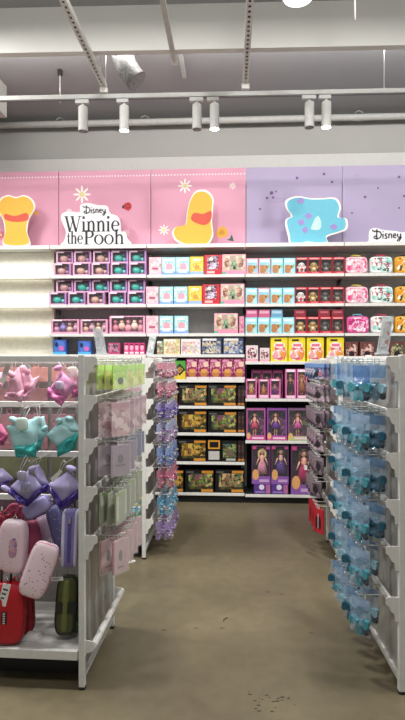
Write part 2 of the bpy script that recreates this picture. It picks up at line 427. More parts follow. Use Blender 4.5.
def word(par, txt, x, z, width, size, y, mat):
    tot = sum(GL[c]()[1] for c in txt); k = width / tot
    for c in txt:
        strokes, adv = GL[c](); mb = MB()
        for pts, w in strokes:
            ws = [v * (k + size) / 2 for v in w] if isinstance(w, list) else w * (k + size) / 2
            ribbon(mb, [(x + p[0] * k, z + p[1] * size) for p in pts], ws, y - 0.004, y)
        mb.build('letter', mat, par); x += adv * k
def script_word(par, x, z, s, y, mat, n=6, dot=False):
    """the looping handwritten name above the serif lettering"""
    D = [[(.02, .78), (.0, .70), (.1, .64), (.35, .66), (.62, .58), (.74, .36), (.62, .1), (.36, .0), (.14, .06), (.1, .16), (.2, .24), (.36, .22)], [(.36, .82), (.34, .4), (.36, -.06)]]
    let = [D,
           [[(.86, .42), (.86, .04)], [(.86, .56), (.87, .62)]],
           [[(1.2, .40), (1.08, .42), (1.02, .32), (1.12, .22), (1.2, .12), (1.12, .02), (1.0, .05)]],
           [[(1.34, .04), (1.34, .42)], [(1.34, .3), (1.44, .42), (1.56, .38), (1.58, .04)]],
           [[(1.70, .24), (1.92, .27), (1.9, .4), (1.78, .42), (1.71, .26), (1.76, .08), (1.94, .08)]],
           [[(2.06, .42), (2.06, .2), (2.16, .1), (2.28, .18), (2.32, .42)], [(2.32, .42), (2.28, -.06), (2.14, -.24), (2.02, -.16), (2.12, -.04), (2.4, .1)]]]
    for st in let[:n]:
        mb = MB()
        for p in st: ribbon(mb, [(x + a * s, z + b * s) for a, b in p], .095 * s, y - 0.004, y)
        mb.build('letter', mat, par)
    if dot: MB().ell(x + 2.75 * s, z + .22 * s, .07 * s, .07 * s, y - 0.004, y, 10).build('letter_dot', mat, par)
INK = M('#16151a', 0.5); BOARDW = M('#e9e7ea', 0.5, var=0.02)
CY = 5.42
def board(name, label, cat, pts, mat, smooth=True, group=None):
    xs = [at(a, b, CY)[0] for a, b in pts]; cx = (min(xs) + max(xs)) / 2
    t = thing(name, label, cat, (cx, CY, TOPZ + 0.001), group=group)
    q = [(a, max(b - TOPZ - 0.001, 0)) for a, b in px_local(cx, CY, pts)]
    if smooth: q = [(a, max(b, 0)) for a, b in crom(q, 5)]
    MB().prism(q, 0, 0.018).build('board', mat, t)
    MB().box(-0.08, 0.08, 0.019, 0.10, 0, 0.012).box(-0.01, 0.01, 0.019, 0.09, 0.012, 0.10).build('foot', M('#bdbbb8', 0.6), t)
    return t, cx
def loc(cx, px, py): a, b = at(px, py, CY); return a - cx, b - TOPZ - 0.001
sg, cx = board('lettered_sign', 'white cut-out board with black serif lettering on the top shelf', 'sign',
               [(63, 213), (71, 211.5), (79.5, 212), (80.5, 205), (88, 203), (98, 205), (107, 206), (110, 213), (117, 216), (120, 221), (121, 231), (125, 232), (127, 238), (127, 246.5), (66, 246.5), (64.5, 240), (66, 232), (63, 224), (61, 218)], BOARDW)
x, z = loc(cx, 64.5, 232.0); x2, _ = loc(cx, 119.5, 231); word(sg, 'Winnie', x, z, x2 - x, 0.235, 0, INK)
x, z = loc(cx, 67, 244); x2, _ = loc(cx, 83, 244); word(sg, 'the', x, z, x2 - x, 0.185, 0, INK)
x, z = loc(cx, 83.5, 244.5); x2, _ = loc(cx, 125, 244); word(sg, 'Pooh', x, z, x2 - x, 0.21, 0, INK)
x, z = loc(cx, 83, 213.5); script_word(sg, x, z, 0.099, 0, INK)
sg, cx = board('lettered_sign', 'small white cut-out board with black script at the right edge', 'sign',
               [(370, 230), (376, 228), (384, 230), (396, 231), (404, 232), (420, 226), (440, 228), (442, 246.5), (372, 246.5), (369, 240)], BOARDW)
x, z = loc(cx, 372.5, 239); script_word(sg, x, z, 0.118, 0, INK, dot=True)
EDGE = M('#efeae4', 0.5, var=0.02)
def cutout(label, pts, fillmat, bands, inset=0.93):
    t, cx = board('shaped_cutout', label, 'display board', pts, EDGE, group='shaped cutouts on the top shelf')
    q = [(a, b - TOPZ - 0.001) for a, b in px_local(cx, CY, pts)]
    mx = sum(a for a, _ in q) / len(q); mz = sum(b for _, b in q) / len(q)
    qq = [(mx + (a - mx) * inset, max(0, mz + (b - mz) * inset)) for a, b in crom(q, 5)]
    MB().prism(qq, -0.003, 0).build('coloured_face', fillmat, t)
    for nm, bp, m in bands:
        bq = crom([loc(cx, a, b) for a, b in bp], 4); MB().prism(bq, -0.005, -0.003).build(nm, m, t)
YEL = M('#e3ac35', 0.55, var=0.03); RED = M('#c9492f', 0.55, var=0.03); TUR = M('#66b9cf', 0.55, var=0.03); LIL = M('#9a86c8', 0.55)
cutout('plain yellow shaped cutout with red band at the left edge', [(4, 246), (5, 232), (3, 220), (-2, 210), (0, 199), (8, 195), (16, 197), (24, 195), (32, 199), (35, 208), (29, 219), (27, 232), (29, 246)], YEL,
       [('red_band', [(6, 220), (5, 214), (15, 216), (27, 213), (28, 220), (17, 222)], RED)])
cutout('plain yellow leaning cutout with red band beside yellow rose print', [(187, 246), (176, 241), (172, 233), (176, 227), (185, 225), (187, 213), (190, 200), (196, 191), (206, 190), (213, 197), (213, 208), (212, 222), (213, 236), (206, 246)], YEL,
       [('red_band', [(191, 219), (194, 213), (203, 214), (211, 211), (211, 220), (205, 225), (196, 223)], RED)])
cutout('plain turquoise cutout with lilac spots on the top shelf', [(291, 246), (288, 236), (285, 221), (291, 216), (286, 208), (286, 200), (297, 196), (310, 198), (322, 198), (336, 198), (341, 207), (339, 217), (347, 219), (347, 229), (338, 233), (327, 237), (327, 246), (308, 243)], TUR,
       [('lilac_spot', [(297 + 0, 201), (301, 197.8), (304, 201), (301, 204)], LIL), ('lilac_spot', [(305, 216), (308.5, 213), (312, 216), (308.5, 219)], LIL),
        ('lilac_spot', [(298, 222), (301, 219), (304.5, 222), (301, 225.5)], LIL), ('lilac_spot', [(302, 230), (305, 227), (308, 230), (305, 233)], LIL),
        ('lilac_spot', [(330, 227), (334, 224), (337, 227), (334, 230)], LIL), ('pale_patch', [(311, 228), (317, 216), (321, 222), (320, 229), (314, 230)], M('#bfe0dc', 0.6))])

# ================================================================= boxed goods on the back wall
def span(x0, x1, top, Y, zb):
    a, z = at(x0, top, Y); b, _ = at(x1, top, Y)
    return (a + b) / 2, b - a, z - zb
def feats(par, w, h, fl):
    lay = 0
    for nm, shp, u0, v0, u1, v1, m in fl:
        lay += 1; y1 = -0.0007 * (lay - 1); y0 = y1 - 0.0009
        a, b, c, d = -w / 2 + u0 * w, -w / 2 + u1 * w, v0 * h, v1 * h
        mb = MB()
        if shp == 'r': mb.box(a, b, y0, y1, c, d)
        elif shp == 'o': mb.ell((a + b) / 2, (c + d) / 2, (b - a) / 2, (d - c) / 2, y0, y1, 14)
        elif shp == 'c': mb.prism([((a + b) / 2 + (b - a) / 2 * math.copysign(abs(math.cos(q)) ** .5, math.cos(q)), (c + d) / 2 + (d - c) / 2 * math.copysign(abs(math.sin(q)) ** .5, math.sin(q))) for q in [2 * PI * k_ / 24 for k_ in range(24)]], y0, y1)
        elif shp == 'd': mb.prism([((a + b) / 2, c), (b, (c + d) / 2), ((a + b) / 2, d), (a, (c + d) / 2)], y0, y1)
        elif shp == 'b': mb.prism(crom([(a, c + .3 * (d - c)), (a + .1 * (b - a), d - .15 * (d - c)), (a + .45 * (b - a), d), (b - .08 * (b - a), d - .12 * (d - c)), (b, c + .45 * (d - c)), (b - .2 * (b - a), c + .05 * (d - c)), (a + .2 * (b - a), c)], 4), y0, y1)
        elif shp == 'f': # frame
            e = 0.16 * min(b - a, d - c)
            mb.box(a, b, y0, y1, c, c + e).box(a, b, y0, y1, d - e, d).box(a, a + e, y0, y1, c + e, d - e).box(b - e, b, y0, y1, c + e, d - e)
        mb.build(nm, m, par)
def carton(name, cat, w, d, h, body, fl):
    def mk():
        t = thing(name, '', cat)
        MB().box(-w / 2, w / 2, 0, d, 0, h, 0.0015).build('carton', body, t)
        feats(t, w, h, fl)
        return t
    return mk
def window_box(name, cat, w, d, h, frame, inner, mg, content, fl=(), pane=True):
    """open fronted printed box with a clear window; mg = left, right, top, bottom margin"""
    def mk():
        t = thing(name, '', cat); th = 0.003
        l, r, tp, bt = mg
        mb = MB().box(-w / 2, w / 2, d - th, d, 0, h).box(-w / 2, -w / 2 + th, 0, d - th, 0, h).box(w / 2 - th, w / 2, 0, d - th, 0, h)
        mb.box(-w / 2 + th, w / 2 - th, 0, d - th, 0, th).box(-w / 2 + th, w / 2 - th, 0, d - th, h - th, h)
        if l: mb.box(-w / 2 + th, -w / 2 + l, 0, th, th, h - th)
        if r: mb.box(w / 2 - r, w / 2 - th, 0, th, th, h - th)
        mb.box(-w / 2 + l, w / 2 - r, 0, th, th, bt).box(-w / 2 + l, w / 2 - r, 0, th, h - tp, h - th)
        mb.build('box_shell', frame, t)
        MB().box(-w / 2 + th + .001, w / 2 - th - .001, d - th - .002, d - th - .0005, th + .001, h - th - .001).build('inner_card', inner, t)
        content(t, w, d, h)
        feats(t, w, h, fl)
        if pane: MB().box(-w / 2 + l, w / 2 - r, th, th + 0.0008, bt, h - tp).build('clear_window', MC('#ffffff', 0.02, 0.2), t)
        return t
    return mk
def doll(t, cx, y, z0, hh, skin, hair, dress, long=True, yw=0.02):
    s = hh
    d = MB()
    d.sup((cx, y, z0 + .88 * s), (.085 * s, .075 * s, .10 * s), nu=12, nv=8)
    d.tube([(cx, y, z0 + .80 * s), (cx, y, z0 + .72 * s)], .03 * s, 8)
    d.tube([(cx, y, z0 + .75 * s), (cx, y, z0 + .66 * s), (cx, y, z0 + .56 * s), (cx, y, z0 + .48 * s)], [.06 * s, .085 * s, .055 * s, .085 * s], 10)
    for sg_ in (-1, 1):
        d.tube([(cx + sg_ * .08 * s, y, z0 + .72 * s), (cx + sg_ * .15 * s, y - .01, z0 + .56 * s), (cx + sg_ * .19 * s, y - .015, z0 + .44 * s)], [.028 * s, .024 * s, .018 * s], 6)
        d.tube([(cx + sg_ * .045 * s, y, z0 + .5 * s), (cx + sg_ * .045 * s, y, z0 + .25 * s), (cx + sg_ * .045 * s, y, z0 + .02 * s)], [.045 * s, .035 * s, .025 * s], 6)
        d.sup((cx + sg_ * .045 * s, y - .02 * s, z0 + .015 * s), (.03 * s, .05 * s, .018 * s), nu=8, nv=6)
    b = d.build('doll', M(skin, 0.5), t)
    hb = MB().sup((cx, y + .022 * s, z0 + .91 * s), (.118 * s, .09 * s, .105 * s), nu=14, nv=9).sup((cx, y - .01 * s, z0 + .965 * s), (.095 * s, .08 * s, .05 * s), nu=12, nv=7)
    for sg_ in (-1, 1):
        hb.tube([(cx + sg_ * .085 * s, y - .01 * s, z0 + .93 * s), (cx + sg_ * .115 * s, y - .01 * s, z0 + .83 * s), (cx + sg_ * .11 * s, y - .015 * s, z0 + .72 * s), (cx + sg_ * .09 * s, y - .015 * s, z0 + .64 * s)], [.03 * s, .042 * s, .038 * s, .02 * s], 7)
    hb.build('hair', M(hair, 0.45), b)
    mb = MB()
    lev = [(z0 + .72 * s, .085 * s, .07 * s, cx), (z0 + .57 * s, .062 * s, .058 * s, cx), (z0 + .48 * s, .11 * s, .08 * s, cx), (z0 + (.12 if long else .3) * s, .19 * s, .10 * s, cx)]
    mb.cloth(lev, 0.09, 8, 24, T=Matrix.Translation((0, y, 0)))
    mb.build('dress', M(dress, 0.35), b)
    MB().sup((cx - .035 * s, y - .07 * s, z0 + .885 * s), (.014 * s, .012 * s, .014 * s), nu=6, nv=4).sup((cx + .035 * s, y - .07 * s, z0 + .885 * s), (.014 * s, .012 * s, .014 * s), nu=6, nv=4).build('eyes', M('#3a2620', 0.3), b)

BAYN = {'B': 'left bay', 'C': 'middle bay', 'D': 'doll bay', 'E': 'right-edge bay'}
def shelfname(bay, k):
    n = len(LEV[bay])
    return ('top' if k == 0 else 'bottom' if k == n - 1 else ORD[k]) + ' goods shelf'
def put(key, maker, desc, bay, k, idx, x, z, Y, rz=0, extra=None, group=None):
    lab = f"{desc}, {extra or ORD[idx] + ' in row'}, {shelfname(bay, k)}, {BAYN[bay]}"
    return stamp(key, maker, lab, (x, Y, z + .0012), rz, group or desc.split(',')[0] + 's on the back wall')

# ---- bay B: purple window boxes with tea sets
def teaset(c1, c2, c3):
    def f(t, w, d, h):
        MB().sup((-.02, .05, h * .42), (w * .26, .03, h * .28), nu=12, nv=8).tube([(-.02 + w * .2, .05, h * .5), (w * .22, .05, h * .42), (-.02 + w * .18, .05, h * .3)], .006).build('toy_pot', M(c1, 0.35), t)
        MB().sup((w * .26, .05, h * .33), (w * .12, .025, h * .16), nu=10, nv=6).build('toy_cup', M(c2, 0.35), t)
        MB().sup((-w * .3, .06, h * .6), (w * .12, .02, h * .16), nu=10, nv=6).sup((w * .15, .065, h * .68), (w * .16, .02, h * .12), nu=10, nv=6).build('toy_plate', M(c3, 0.35), t)
    return f
PUR = M('#b98ac0', 0.4); PURD = MP(['#4a3a4a', '#6b5268', '#2e2832', '#8a6a88'], 45)
bw, bd, bh = 0.172, 0.11, 0.128
kinds = {'p': (teaset('#c99a98', '#b78ab8', '#8d6b6a'), '#dcaec6', 'purple window box with rosy toy set'),
         't': (teaset('#2fb5a4', '#7fd0d8', '#3d6a74'), '#cf9fc4', 'purple window box with teal toy set'),
         'n': (teaset('#cfa596', '#e0c0b0', '#5a4a50'), '#dcaac6', 'purple window box with tan toy set')}
def tea(k):
    c, fr, nm = kinds[k]
    return window_box('toy_box', 'toy box', bw, bd, bh, M(fr, 0.4), PURD, (.016, .016, .008, .014), c,
                      [('side_stripe', 'r', .9, .08, .97, .92, M('#8d64b0', 0.4)), ('logo_patch', 'r', .08, .84, .5, .97, M('#efd4e4', 0.4))])
rowsB = [(0, [(53, 71, 'p'), (72.5, 90, 'n'), (91, 109, 'n'), (111, 127.5, 't'), (129, 146, 't')], [(56, 'p'), (74, 'p'), (93, 'n'), (111, 't'), (129, 't')]),
         (1, [(49, 66, 't'), (68, 85, 't'), (86.5, 105, 'n'), (108, 126, 't'), (127, 145, 't')], [(56, 'p'), (74, 't'), (92, 't'), (110, 't'), (128, 't')])]
for k, fr, up in rowsB:
    z = LEV['B'][k]
    for i, (a, b, kd) in enumerate(fr):
        x, w, _ = span(a, b, 262, YF + .02, z)
        put('tea' + kd, tea(kd), kinds[kd][2], 'B', k, i, x, z, YF + .02, extra=f'lower {ORD[i]} from left', group='boxed toy sets on the back wall')
    for i, (a, kd) in enumerate(up):
        x, w, _ = span(a, a + 17, 253, YF + .05, z)
        put('tea' + kd, tea(kd), kinds[kd][2], 'B', k, i, x, z + bh + .0005, YF + .05, extra=f'upper {ORD[i]} from left', group='boxed toy sets on the back wall')
z = LEV['B'][2]
def manytoys(cols):
    def f(t, w, d, h):
        for i, c in enumerate(cols):
            u = -w * .36 + w * .72 * i / (len(cols) - 1)
            MB().sup((u, .05, h * (.32 + .12 * (i % 2))), (w * .38 / len(cols) + .008, .03, h * .22), nu=10, nv=7).sup((u, .05, h * .68), (w * .3 / len(cols), .025, h * .12), nu=8, nv=6).build('toy_piece', M(c, 0.35), t)
    return f
for i, (a, b, tp, cols, nm) in enumerate([(51, 79, 319.5, ['#c58ab0', '#8f84c8', '#d8b0a8', '#e0a8c0'], 'pink window box with mauve toy pieces'),
                                      (80.5, 107.5, 319.5, ['#dcb4a0', '#c9a2b4', '#e6c8a8', '#d8a0b8'], 'pink window box with tan toy pieces'),
                                      (109.5, 145, 316, ['#d87c98', '#e8c0b0', '#e09aa8', '#efd8c8', '#d890a0'], 'wide pink window box with rosy toy pieces')]):
    x, w, h = span(a, b, tp, YF + .02, z)
    put('many%d' % i, window_box('toy_box', 'toy box', w, .12, h, M('#dca0bc', 0.4), MP(['#b898a8', '#d0b0b8', '#94808c'], 45), (.02, .02, .012, .02), manytoys(cols),
        [('title_strip', 'r', .05, .88, .4, .98, M('#f0dce6', 0.4))]), nm, 'B', 2, i, x, z, YF + .02, group='boxed toy sets on the back wall')
z = LEV['B'][3]
for i, (a, b, tp) in enumerate([(53, 66, 340), (78, 91, 341)]):
    x, w, h = span(a, b, tp, YF + .02, z)
    put('bluepk%d' % i, carton('toy_box', 'toy box', w, .1, h, M('#3a5aa8', 0.4), [('picture', 'b', .1, .1, .9, .95, M('#4f78c8', .4)), ('pink_shape', 'o', .45, .25, .85, .6, M('#d06ab8', .4)), ('dark_shape', 'o', .15, .5, .4, .85, M('#1f2c58', .4)), ('blue_foot', 'r', 0, 0, 1, .18, M('#58b0e0', .4))]),
        'blue toy box with pink shape', 'B', 3, i, x, z, YF + .02)
x, w, h = span(108, 120, 343, YF + .02, z)
put('rosepk', carton('toy_box', 'toy box', w, .1, h, M('#b84a78', 0.4), [('picture', 'r', .08, .2, .92, .9, MP(['#c04a78', '#3a3848', '#e090b0', '#8fa8a8'], 70))]), 'dark rose toy box', 'B', 3, 2, x, z, YF + .02, extra='right of the blue boxes')
for i in range(4):
    x, w, h = span(124 + i * 5.2, 128.8 + i * 5.2, 343, YF + .02, z)
    put('hot', carton('toy_box', 'toy box', w, .1, h, M('#e04a8a', 0.35), [('picture', 'o', .15, .35, .85, .85, M('#f3b8cc', .4)), ('dark_cap', 'r', .15, .78, .85, .93, M('#7a2040', .4)), ('title_strip', 'r', .1, .06, .9, .22, M('#f6dfe8', .4))]),
        'small hot pink box', 'B', 3, i, x, z, YF + .02)

# ---- bay C: tall picture boxes
def pbox(w, h, body, fl): return carton('toy_box', 'toy box', w, .085, h, body, fl)
AQ = [('picture', 'r', .06, .2, .94, .96, MP(['#a8dede', '#c4ecea', '#8fcfd8', '#e6f4f0', '#b8e2c8'], 55)), ('blue_foot', 'r', 0, 0, 1, .2, M('#7fa8e0', .4)), ('pink_shape', 'b', .28, .28, .78, .66, M('#e3a2b4', .4)),
      ('white_card', 'r', .2, .12, .8, .3, M('#e8ecf6', .4)), ('title_strip', 'r', .2, .78, .75, .88, M('#f2fbf8', .4))]
PKB = [('picture', 'r', .05, .12, .95, .97, MP(['#edb9c4', '#f2c8d0', '#e8aab8', '#f6dada'], 55)), ('title_strip', 'r', .25, .3, .75, .42, M('#b85a78', .4)), ('lower_strip', 'r', 0, 0, 1, .1, M('#d9b8cc', .4)), ('green_spot', 'o', .82, .5, .97, .62, M('#6aa070', .4))]
YLB = [('picture', 'r', .12, .28, .9, .92, MP(['#f0cf4a', '#f6de72', '#e8bc34', '#f4e8a0', '#d8a84a'], 60)), ('blue_foot', 'r', 0, 0, 1, .18, M('#9cb4ea', .4)), ('title_strip', 'r', .22, .76, .8, .88, M('#f9f0c0', .4)), ('centre_shape', 'o', .32, .3, .72, .55, M('#d99a3a', .4))]
RDB = [('dark_picture', 'r', .17, .24, .83, .95, MP(['#4a3d5a', '#8a7a9c', '#c8a0a8', '#332a40', '#e8d0c8', '#b84050'], 60)), ('pale_shape', 'o', .3, .7, .52, .9, M('#ecdccc', .4)), ('white_figure', 'b', .3, .28, .7, .6, MP(['#d8c8d8', '#9080a8', '#e8e0e8'], 80)), ('title_strip', 'r', .15, .06, .6, .18, M('#f1b8b8', .4))]
WPB = [('picture', 'r', .05, .2, .95, .95, MP(['#c9c4ae', '#d8b8a0', '#a8b494', '#e0d0c0', '#b89890'], 40)), ('left_figure', 'b', .1, .35, .3, .8, MP(['#9a6a5a', '#c89a80', '#6a4a48'], 60)), ('mid_figure', 'b', .38, .25, .62, .7, MP(['#7a9a78', '#a8b890', '#4a6a58'], 60)), ('right_figure', 'b', .68, .35, .9, .82, MP(['#b07a68', '#7a5a50', '#d8a890'], 60)),
       ('dark_spot', 'o', .46, .24, .56, .42, M('#2c2a2c', .5)), ('pink_foot', 'r', 0, 0, 1, .17, M('#ec90ac', .4)), ('green_tab', 'r', 0, .02, .16, .12, M('#3fae8c', .4))]
CR = [(0, [(149, 161.5, 256.5, 'pk'), (162, 175.5, 257, 'aq'), (176, 189.5, 257, 'aq'), (190, 203.5, 256, 'yl'), (204.5, 221.5, 254.5, 'rd'), (222.5, 245.5, 254, 'wp')]),
      (1, [(146, 158.5, 286, 'pk'), (159.5, 173, 286, 'aq'), (174, 187.5, 286, 'aq'), (188.5, 201.5, 286, 'yl'), (202.5, 219.5, 284, 'rd'), (220.5, 244.5, 284, 'wp')]),
      (2, [(146, 158.5, 316, 'pk'), (159.5, 173, 316, 'aq'), (174.5, 188, 316, 'aq'), (214, 238, 313, 'wp')])]
CD = {'pk': (M('#eab4c0', .4), PKB, 'pale pink picture box'), 'aq': (M('#a6d8e2', .4), AQ, 'pale aqua picture box with blue foot'), 'yl': (M('#ecc63e', .4), YLB, 'yellow picture box'),
      'rd': (M('#c8202e', .4), RDB, 'red picture box with dark picture'), 'wp': (M('#e2a0b0', .4), WPB, 'wide pink picture box with figures')}
SZ = {'pk': (.126, .178), 'aq': (.137, .176), 'yl': (.134, .18), 'rd': (.172, .196), 'wp': (.236, .2)}
for k, row in CR:
    z = LEV['C'][k]
    for i, (a, b, tp, kd) in enumerate(row):
        x, w, h = span(a, b, tp, YF + .02, z); w, h = SZ[kd]
        put('c' + kd, pbox(w, h, CD[kd][0], CD[kd][1]), CD[kd][2], 'C', k, i, x, z, YF + .02)
x, w, h = span(239, 244.5, 314, YF + .03, LEV['C'][2])
put('cside', pbox(.05, .17, M('#d88aa4', .4), [('edge_print', 'r', .15, .1, .85, .9, MP(['#d07a98', '#e8b0bc', '#a85a78'], 60))]), 'narrow rose box end', 'C', 2, 4, x, LEV['C'][2], YF + .02, extra='rightmost')
z = LEV['C'][3]
for i, (a, b, tp, body, cols) in enumerate([(157, 163, 341, '#6a9a80', ['#7fb090', '#d8d8b8', '#3a6a58', '#c8786a']), (163.5, 180, 339, '#d8cf9a', ['#e4d8a4', '#c8b878', '#f0ecd0', '#b8a888', '#d8b0a0']),
                                            (181, 200.5, 339, '#e8e0e2', ['#f2ecec', '#e8b8c4', '#c88a9c', '#a8c0c8', '#e8d8a0']), (201.5, 221.5, 338, '#3c4a68', ['#5a6890', '#c8b080', '#2c3658', '#98a8c0', '#e0d0b0']),
                                            (223, 243.5, 338, '#3c4668', ['#34406a', '#8a9ab8', '#d8c088', '#586a98', '#c8c8d0'])]):
    x, w, h = span(a, b, tp, YF + .02, z)
    put('cz%d' % i, carton('puzzle_box', 'puzzle box', w, .06, h, M(body, .4), [('picture', 'r', .05, .06, .95, .8, MP(cols, 55)), ('title_strip', 'r', .05, .83, .75, .96, M('#efe9e4', .4)), ('picture_shape', 'o', .3, .2, .75, .65, MP(cols[::-1], 80))]),
        ['slim green', 'cream', 'white and pink', 'light blue', 'dark blue'][i] + ' puzzle box', 'C', 3, i, x, z, YF + .02)
z = LEV['C'][4]
x, w, h = span(173.5, 185.5, 361, YF + .02, z)
put('cgr', carton('toy_box', 'toy box', w, .1, h, M('#4f9a3e', .4), [('yellow_base', 'r', 0, 0, 1, .45, M('#e0c23a', .4)), ('black_diamond', 'd', .05, .2, .98, .85, BLACK), ('picture', 'd', .2, .33, .82, .72, MP(['#b88a3a', '#5a4a30', '#d8b860'], 70))]), 'green and yellow box with black diamond', 'C', 4, 0, x, z, YF + .02, extra='leftmost')
for i in range(5):
    a = 186.2 + i * 11.8; x, w, h = span(a, a + 11.4, 358.5, YF + .02, z)
    put('cmg', carton('toy_box', 'toy box', w, .1, h, M('#8c2a58', .4), [('picture', 'r', .03, .3, .97, .97, MP(['#a8346a', '#c86a90', '#8a2050', '#e0a8b0', '#702048'], 60)), ('round_snack', 'o', .18, .1, .86, .5, M('#b8783a', .5)), ('snack_top', 'o', .25, .3, .8, .5, M('#d89a50', .5)),
        ('face_patch', 'r', .5, .6, .9, .85, M('#e8c4b0', .5)), ('white_foot', 'r', 0, 0, 1, .12, M('#e6d8d8', .4)), ('title_strip', 'r', .08, .82, .6, .93, M('#d890b0', .4))]), 'magenta box with round brown picture', 'C', 4, i + 1, x, z, YF + .02, extra=ORD[i] + ' magenta from left')
# dark picture boxes
DKC = M('#141416', .35)
def darkbox(cols, w=.285, h=.2):
    return carton('puzzle_box', 'puzzle box', w, .1, h, DKC, [('picture', 'r', .12, .14, .95, .84, MP(cols, 42)), ('beast_shape', 'b', .22, .2, .72, .62, MP([cols[-1], cols[1], '#7a4a3a', cols[0]], 60)), ('ground_shape', 'r', .12, .14, .95, .26, MP(['#33351f', '#5a5530', '#2a2a1c'], 60)),
        ('orange_top_tab', 'r', .58, .86, .98, .97, M('#c8842a', .4)), ('orange_base_tab', 'r', .56, .02, .97, .14, M('#cf8a34', .4)), ('title_strip', 'r', .04, .87, .3, .94, M('#5a5a58', .4)), ('age_spot', 'r', .9, .5, .97, .64, M('#b8903a', .4))])
C1 = ['#3c3a2c', '#8a8a5a', '#2a2e24', '#c8a878', '#5a6a48', '#8c6a52']; C2 = ['#2c3424', '#6a8a3a', '#8a5a6a', '#3a4a2c', '#a8b060', '#7a4a58']; C3 = ['#4a3c20', '#b8923a', '#5a6a2c', '#8c5a2a', '#2c2c1c', '#c8a850']
DR = [(5, [(170, 177.5, 385, C3), (178.5, 207.5, 385, C1), (208.5, 236, 385, C2)]), (6, [(170, 177, 411, C3), (177.5, 207.5, 411, C3), (208.5, 236.5, 411, C2)]),
      (7, [(170, 176.5, 441, C3), (177.5, 206.5, 440, C3)]), (8, [(163, 183.5, 470, C3), (185, 214, 470, C2), (215.5, 244, 470, C1)])]
for k, row in DR:
    z = LEV['C'][k]
    for i, (a, b, tp, cols) in enumerate(row):
        x, w, h = span(a, b, tp, YF + .02, z)
        w = .285 if b - a > 25 else w
        put('dk%s%d' % (cols[0], int(w * 100)) + str(int(h * 50)), darkbox(cols, w, h), 'black puzzle box with orange tabs', 'C', k, i, x, z, YF + .02)
    if k != 8:
        for j in range(2):
            a = 237.8 + j * 3.4; x, w, h = span(a, a + 3.1, 386 if k == 5 else 412 if k == 6 else 441, YF + .02, z)
            put('dkside%d' % k, carton('puzzle_box', 'puzzle box', w, .2, h, M('#241c1c', .4), [('spine_print', 'r', .1, .2, .9, .8, MP(['#3a2a2a', '#5a4038', '#1c1616'], 60)), ('orange_base_tab', 'r', .05, .04, .95, .14, M('#c07a2c', .4))]),
                'black box standing end-on', 'C', k, j, x, z, YF + .02, extra=('inner' if j == 0 else 'outer') + ' one at right')
z = LEV['C'][7]
x, w, h = span(207.5, 220.5, 440, YF + .02, z)
put('dkn', carton('puzzle_box', 'puzzle box', w, .1, h, DKC, [('orange_frame', 'f', .05, .58, .95, .98, M('#d8962e', .4)), ('pale_patch', 'r', .08, .08, .92, .48, M('#bdbcb6', .4))]), 'narrow black box with orange frame', 'C', 7, 2, x, z, YF + .02)
x, w, h = span(221.5, 237, 441, YF + .02, z)
put('dkm', carton('puzzle_box', 'puzzle box', w, .1, h, DKC, [('picture', 'r', .1, .2, .95, .85, MP(['#3a5a5a', '#8aa05a', '#26382c', '#7a6a48'], 50)), ('pale_caption', 'r', .3, .05, .9, .15, M('#b8b8b2', .4)), ('beast_shape', 'b', .3, .25, .8, .6, M('#6a5a48', .5))]), 'black box with teal-green picture', 'C', 7, 3, x, z, YF + .02)

# ---- bay D
def animal(frame, sky):
    return [('picture', 'r', .07, .05, .93, .93, M(sky, .4, var=.12)), ('title_strip', 'r', .12, .74, .88, .9, M('#dff1f4', .4)), ('brown_animal', 'c', .1, .06, .62, .58, M('#b07848', .5)), ('animal_head', 'c', .42, .3, .78, .56, M('#bc8654', .5)), ('animal_nose', 'o', .6, .4, .76, .52, M('#5a3a28', .5)),
            ('leaf_spot', 'o', .72, .42, .92, .6, M('#8cc07a', .5)), ('pale_foot', 'o', .5, .06, .7, .16, M('#e0b890', .5))]
AN = {'pk': carton('toy_box', 'toy box', .116, .09, .158, M('#e39aa8', .4), animal('#e39aa8', '#8fc8e0')), 'aq': carton('toy_box', 'toy box', .116, .09, .158, M('#8fd4e0', .4), animal('#8fd4e0', '#a8dcea'))}
def figure(c1, c2):
    def f(t, w, d, h):
        b = MB().sup((0, .04, h * .32), (w * .3, .026, h * .2), nu=12, nv=8).sup((0, .038, h * .56), (w * .3, .028, h * .17), nu=12, nv=8)
        for s_ in (-1, 1):
            b.sup((s_ * w * .33, .035, h * .42), (w * .1, .016, h * .1), nu=8, nv=6)
            b.sup((s_ * w * .15, .03, h * .17), (w * .12, .022, h * .07), nu=8, nv=6)
        q = b.build('figurine', M(c1, .3), t)
        MB().sup((0, .012, h * .3), (w * .14, .008, h * .1), nu=8, nv=6).build('belly_patch', M(c2, .3), q)
        MB().sup((-w * .11, .011, h * .57), (w * .045, .006, h * .025), nu=6, nv=4).sup((w * .11, .011, h * .57), (w * .045, .006, h * .025), nu=6, nv=4).build('eyes', BLACK, q)
    return f
REDF = M('#c02c3c', .35)
FG = {}
for nm, c1, c2 in (('white', '#e8e4e0', '#c83a3a'), ('gold', '#b89a5a', '#e8d8a0'), ('dark', '#4a4a48', '#8a8a80'), ('grey', '#565048', '#a09078')):
    FG[nm] = window_box('figurine_box', 'toy box', .113, .085, .162, REDF, BLACK, (.004, .004, .024, .022), figure(c1, c2),
                        [('title_strip', 'r', .1, .88, .9, .96, M('#e8a0a0', .4)), ('base_strip', 'r', .3, .03, .9, .10, M('#e07078', .4))])
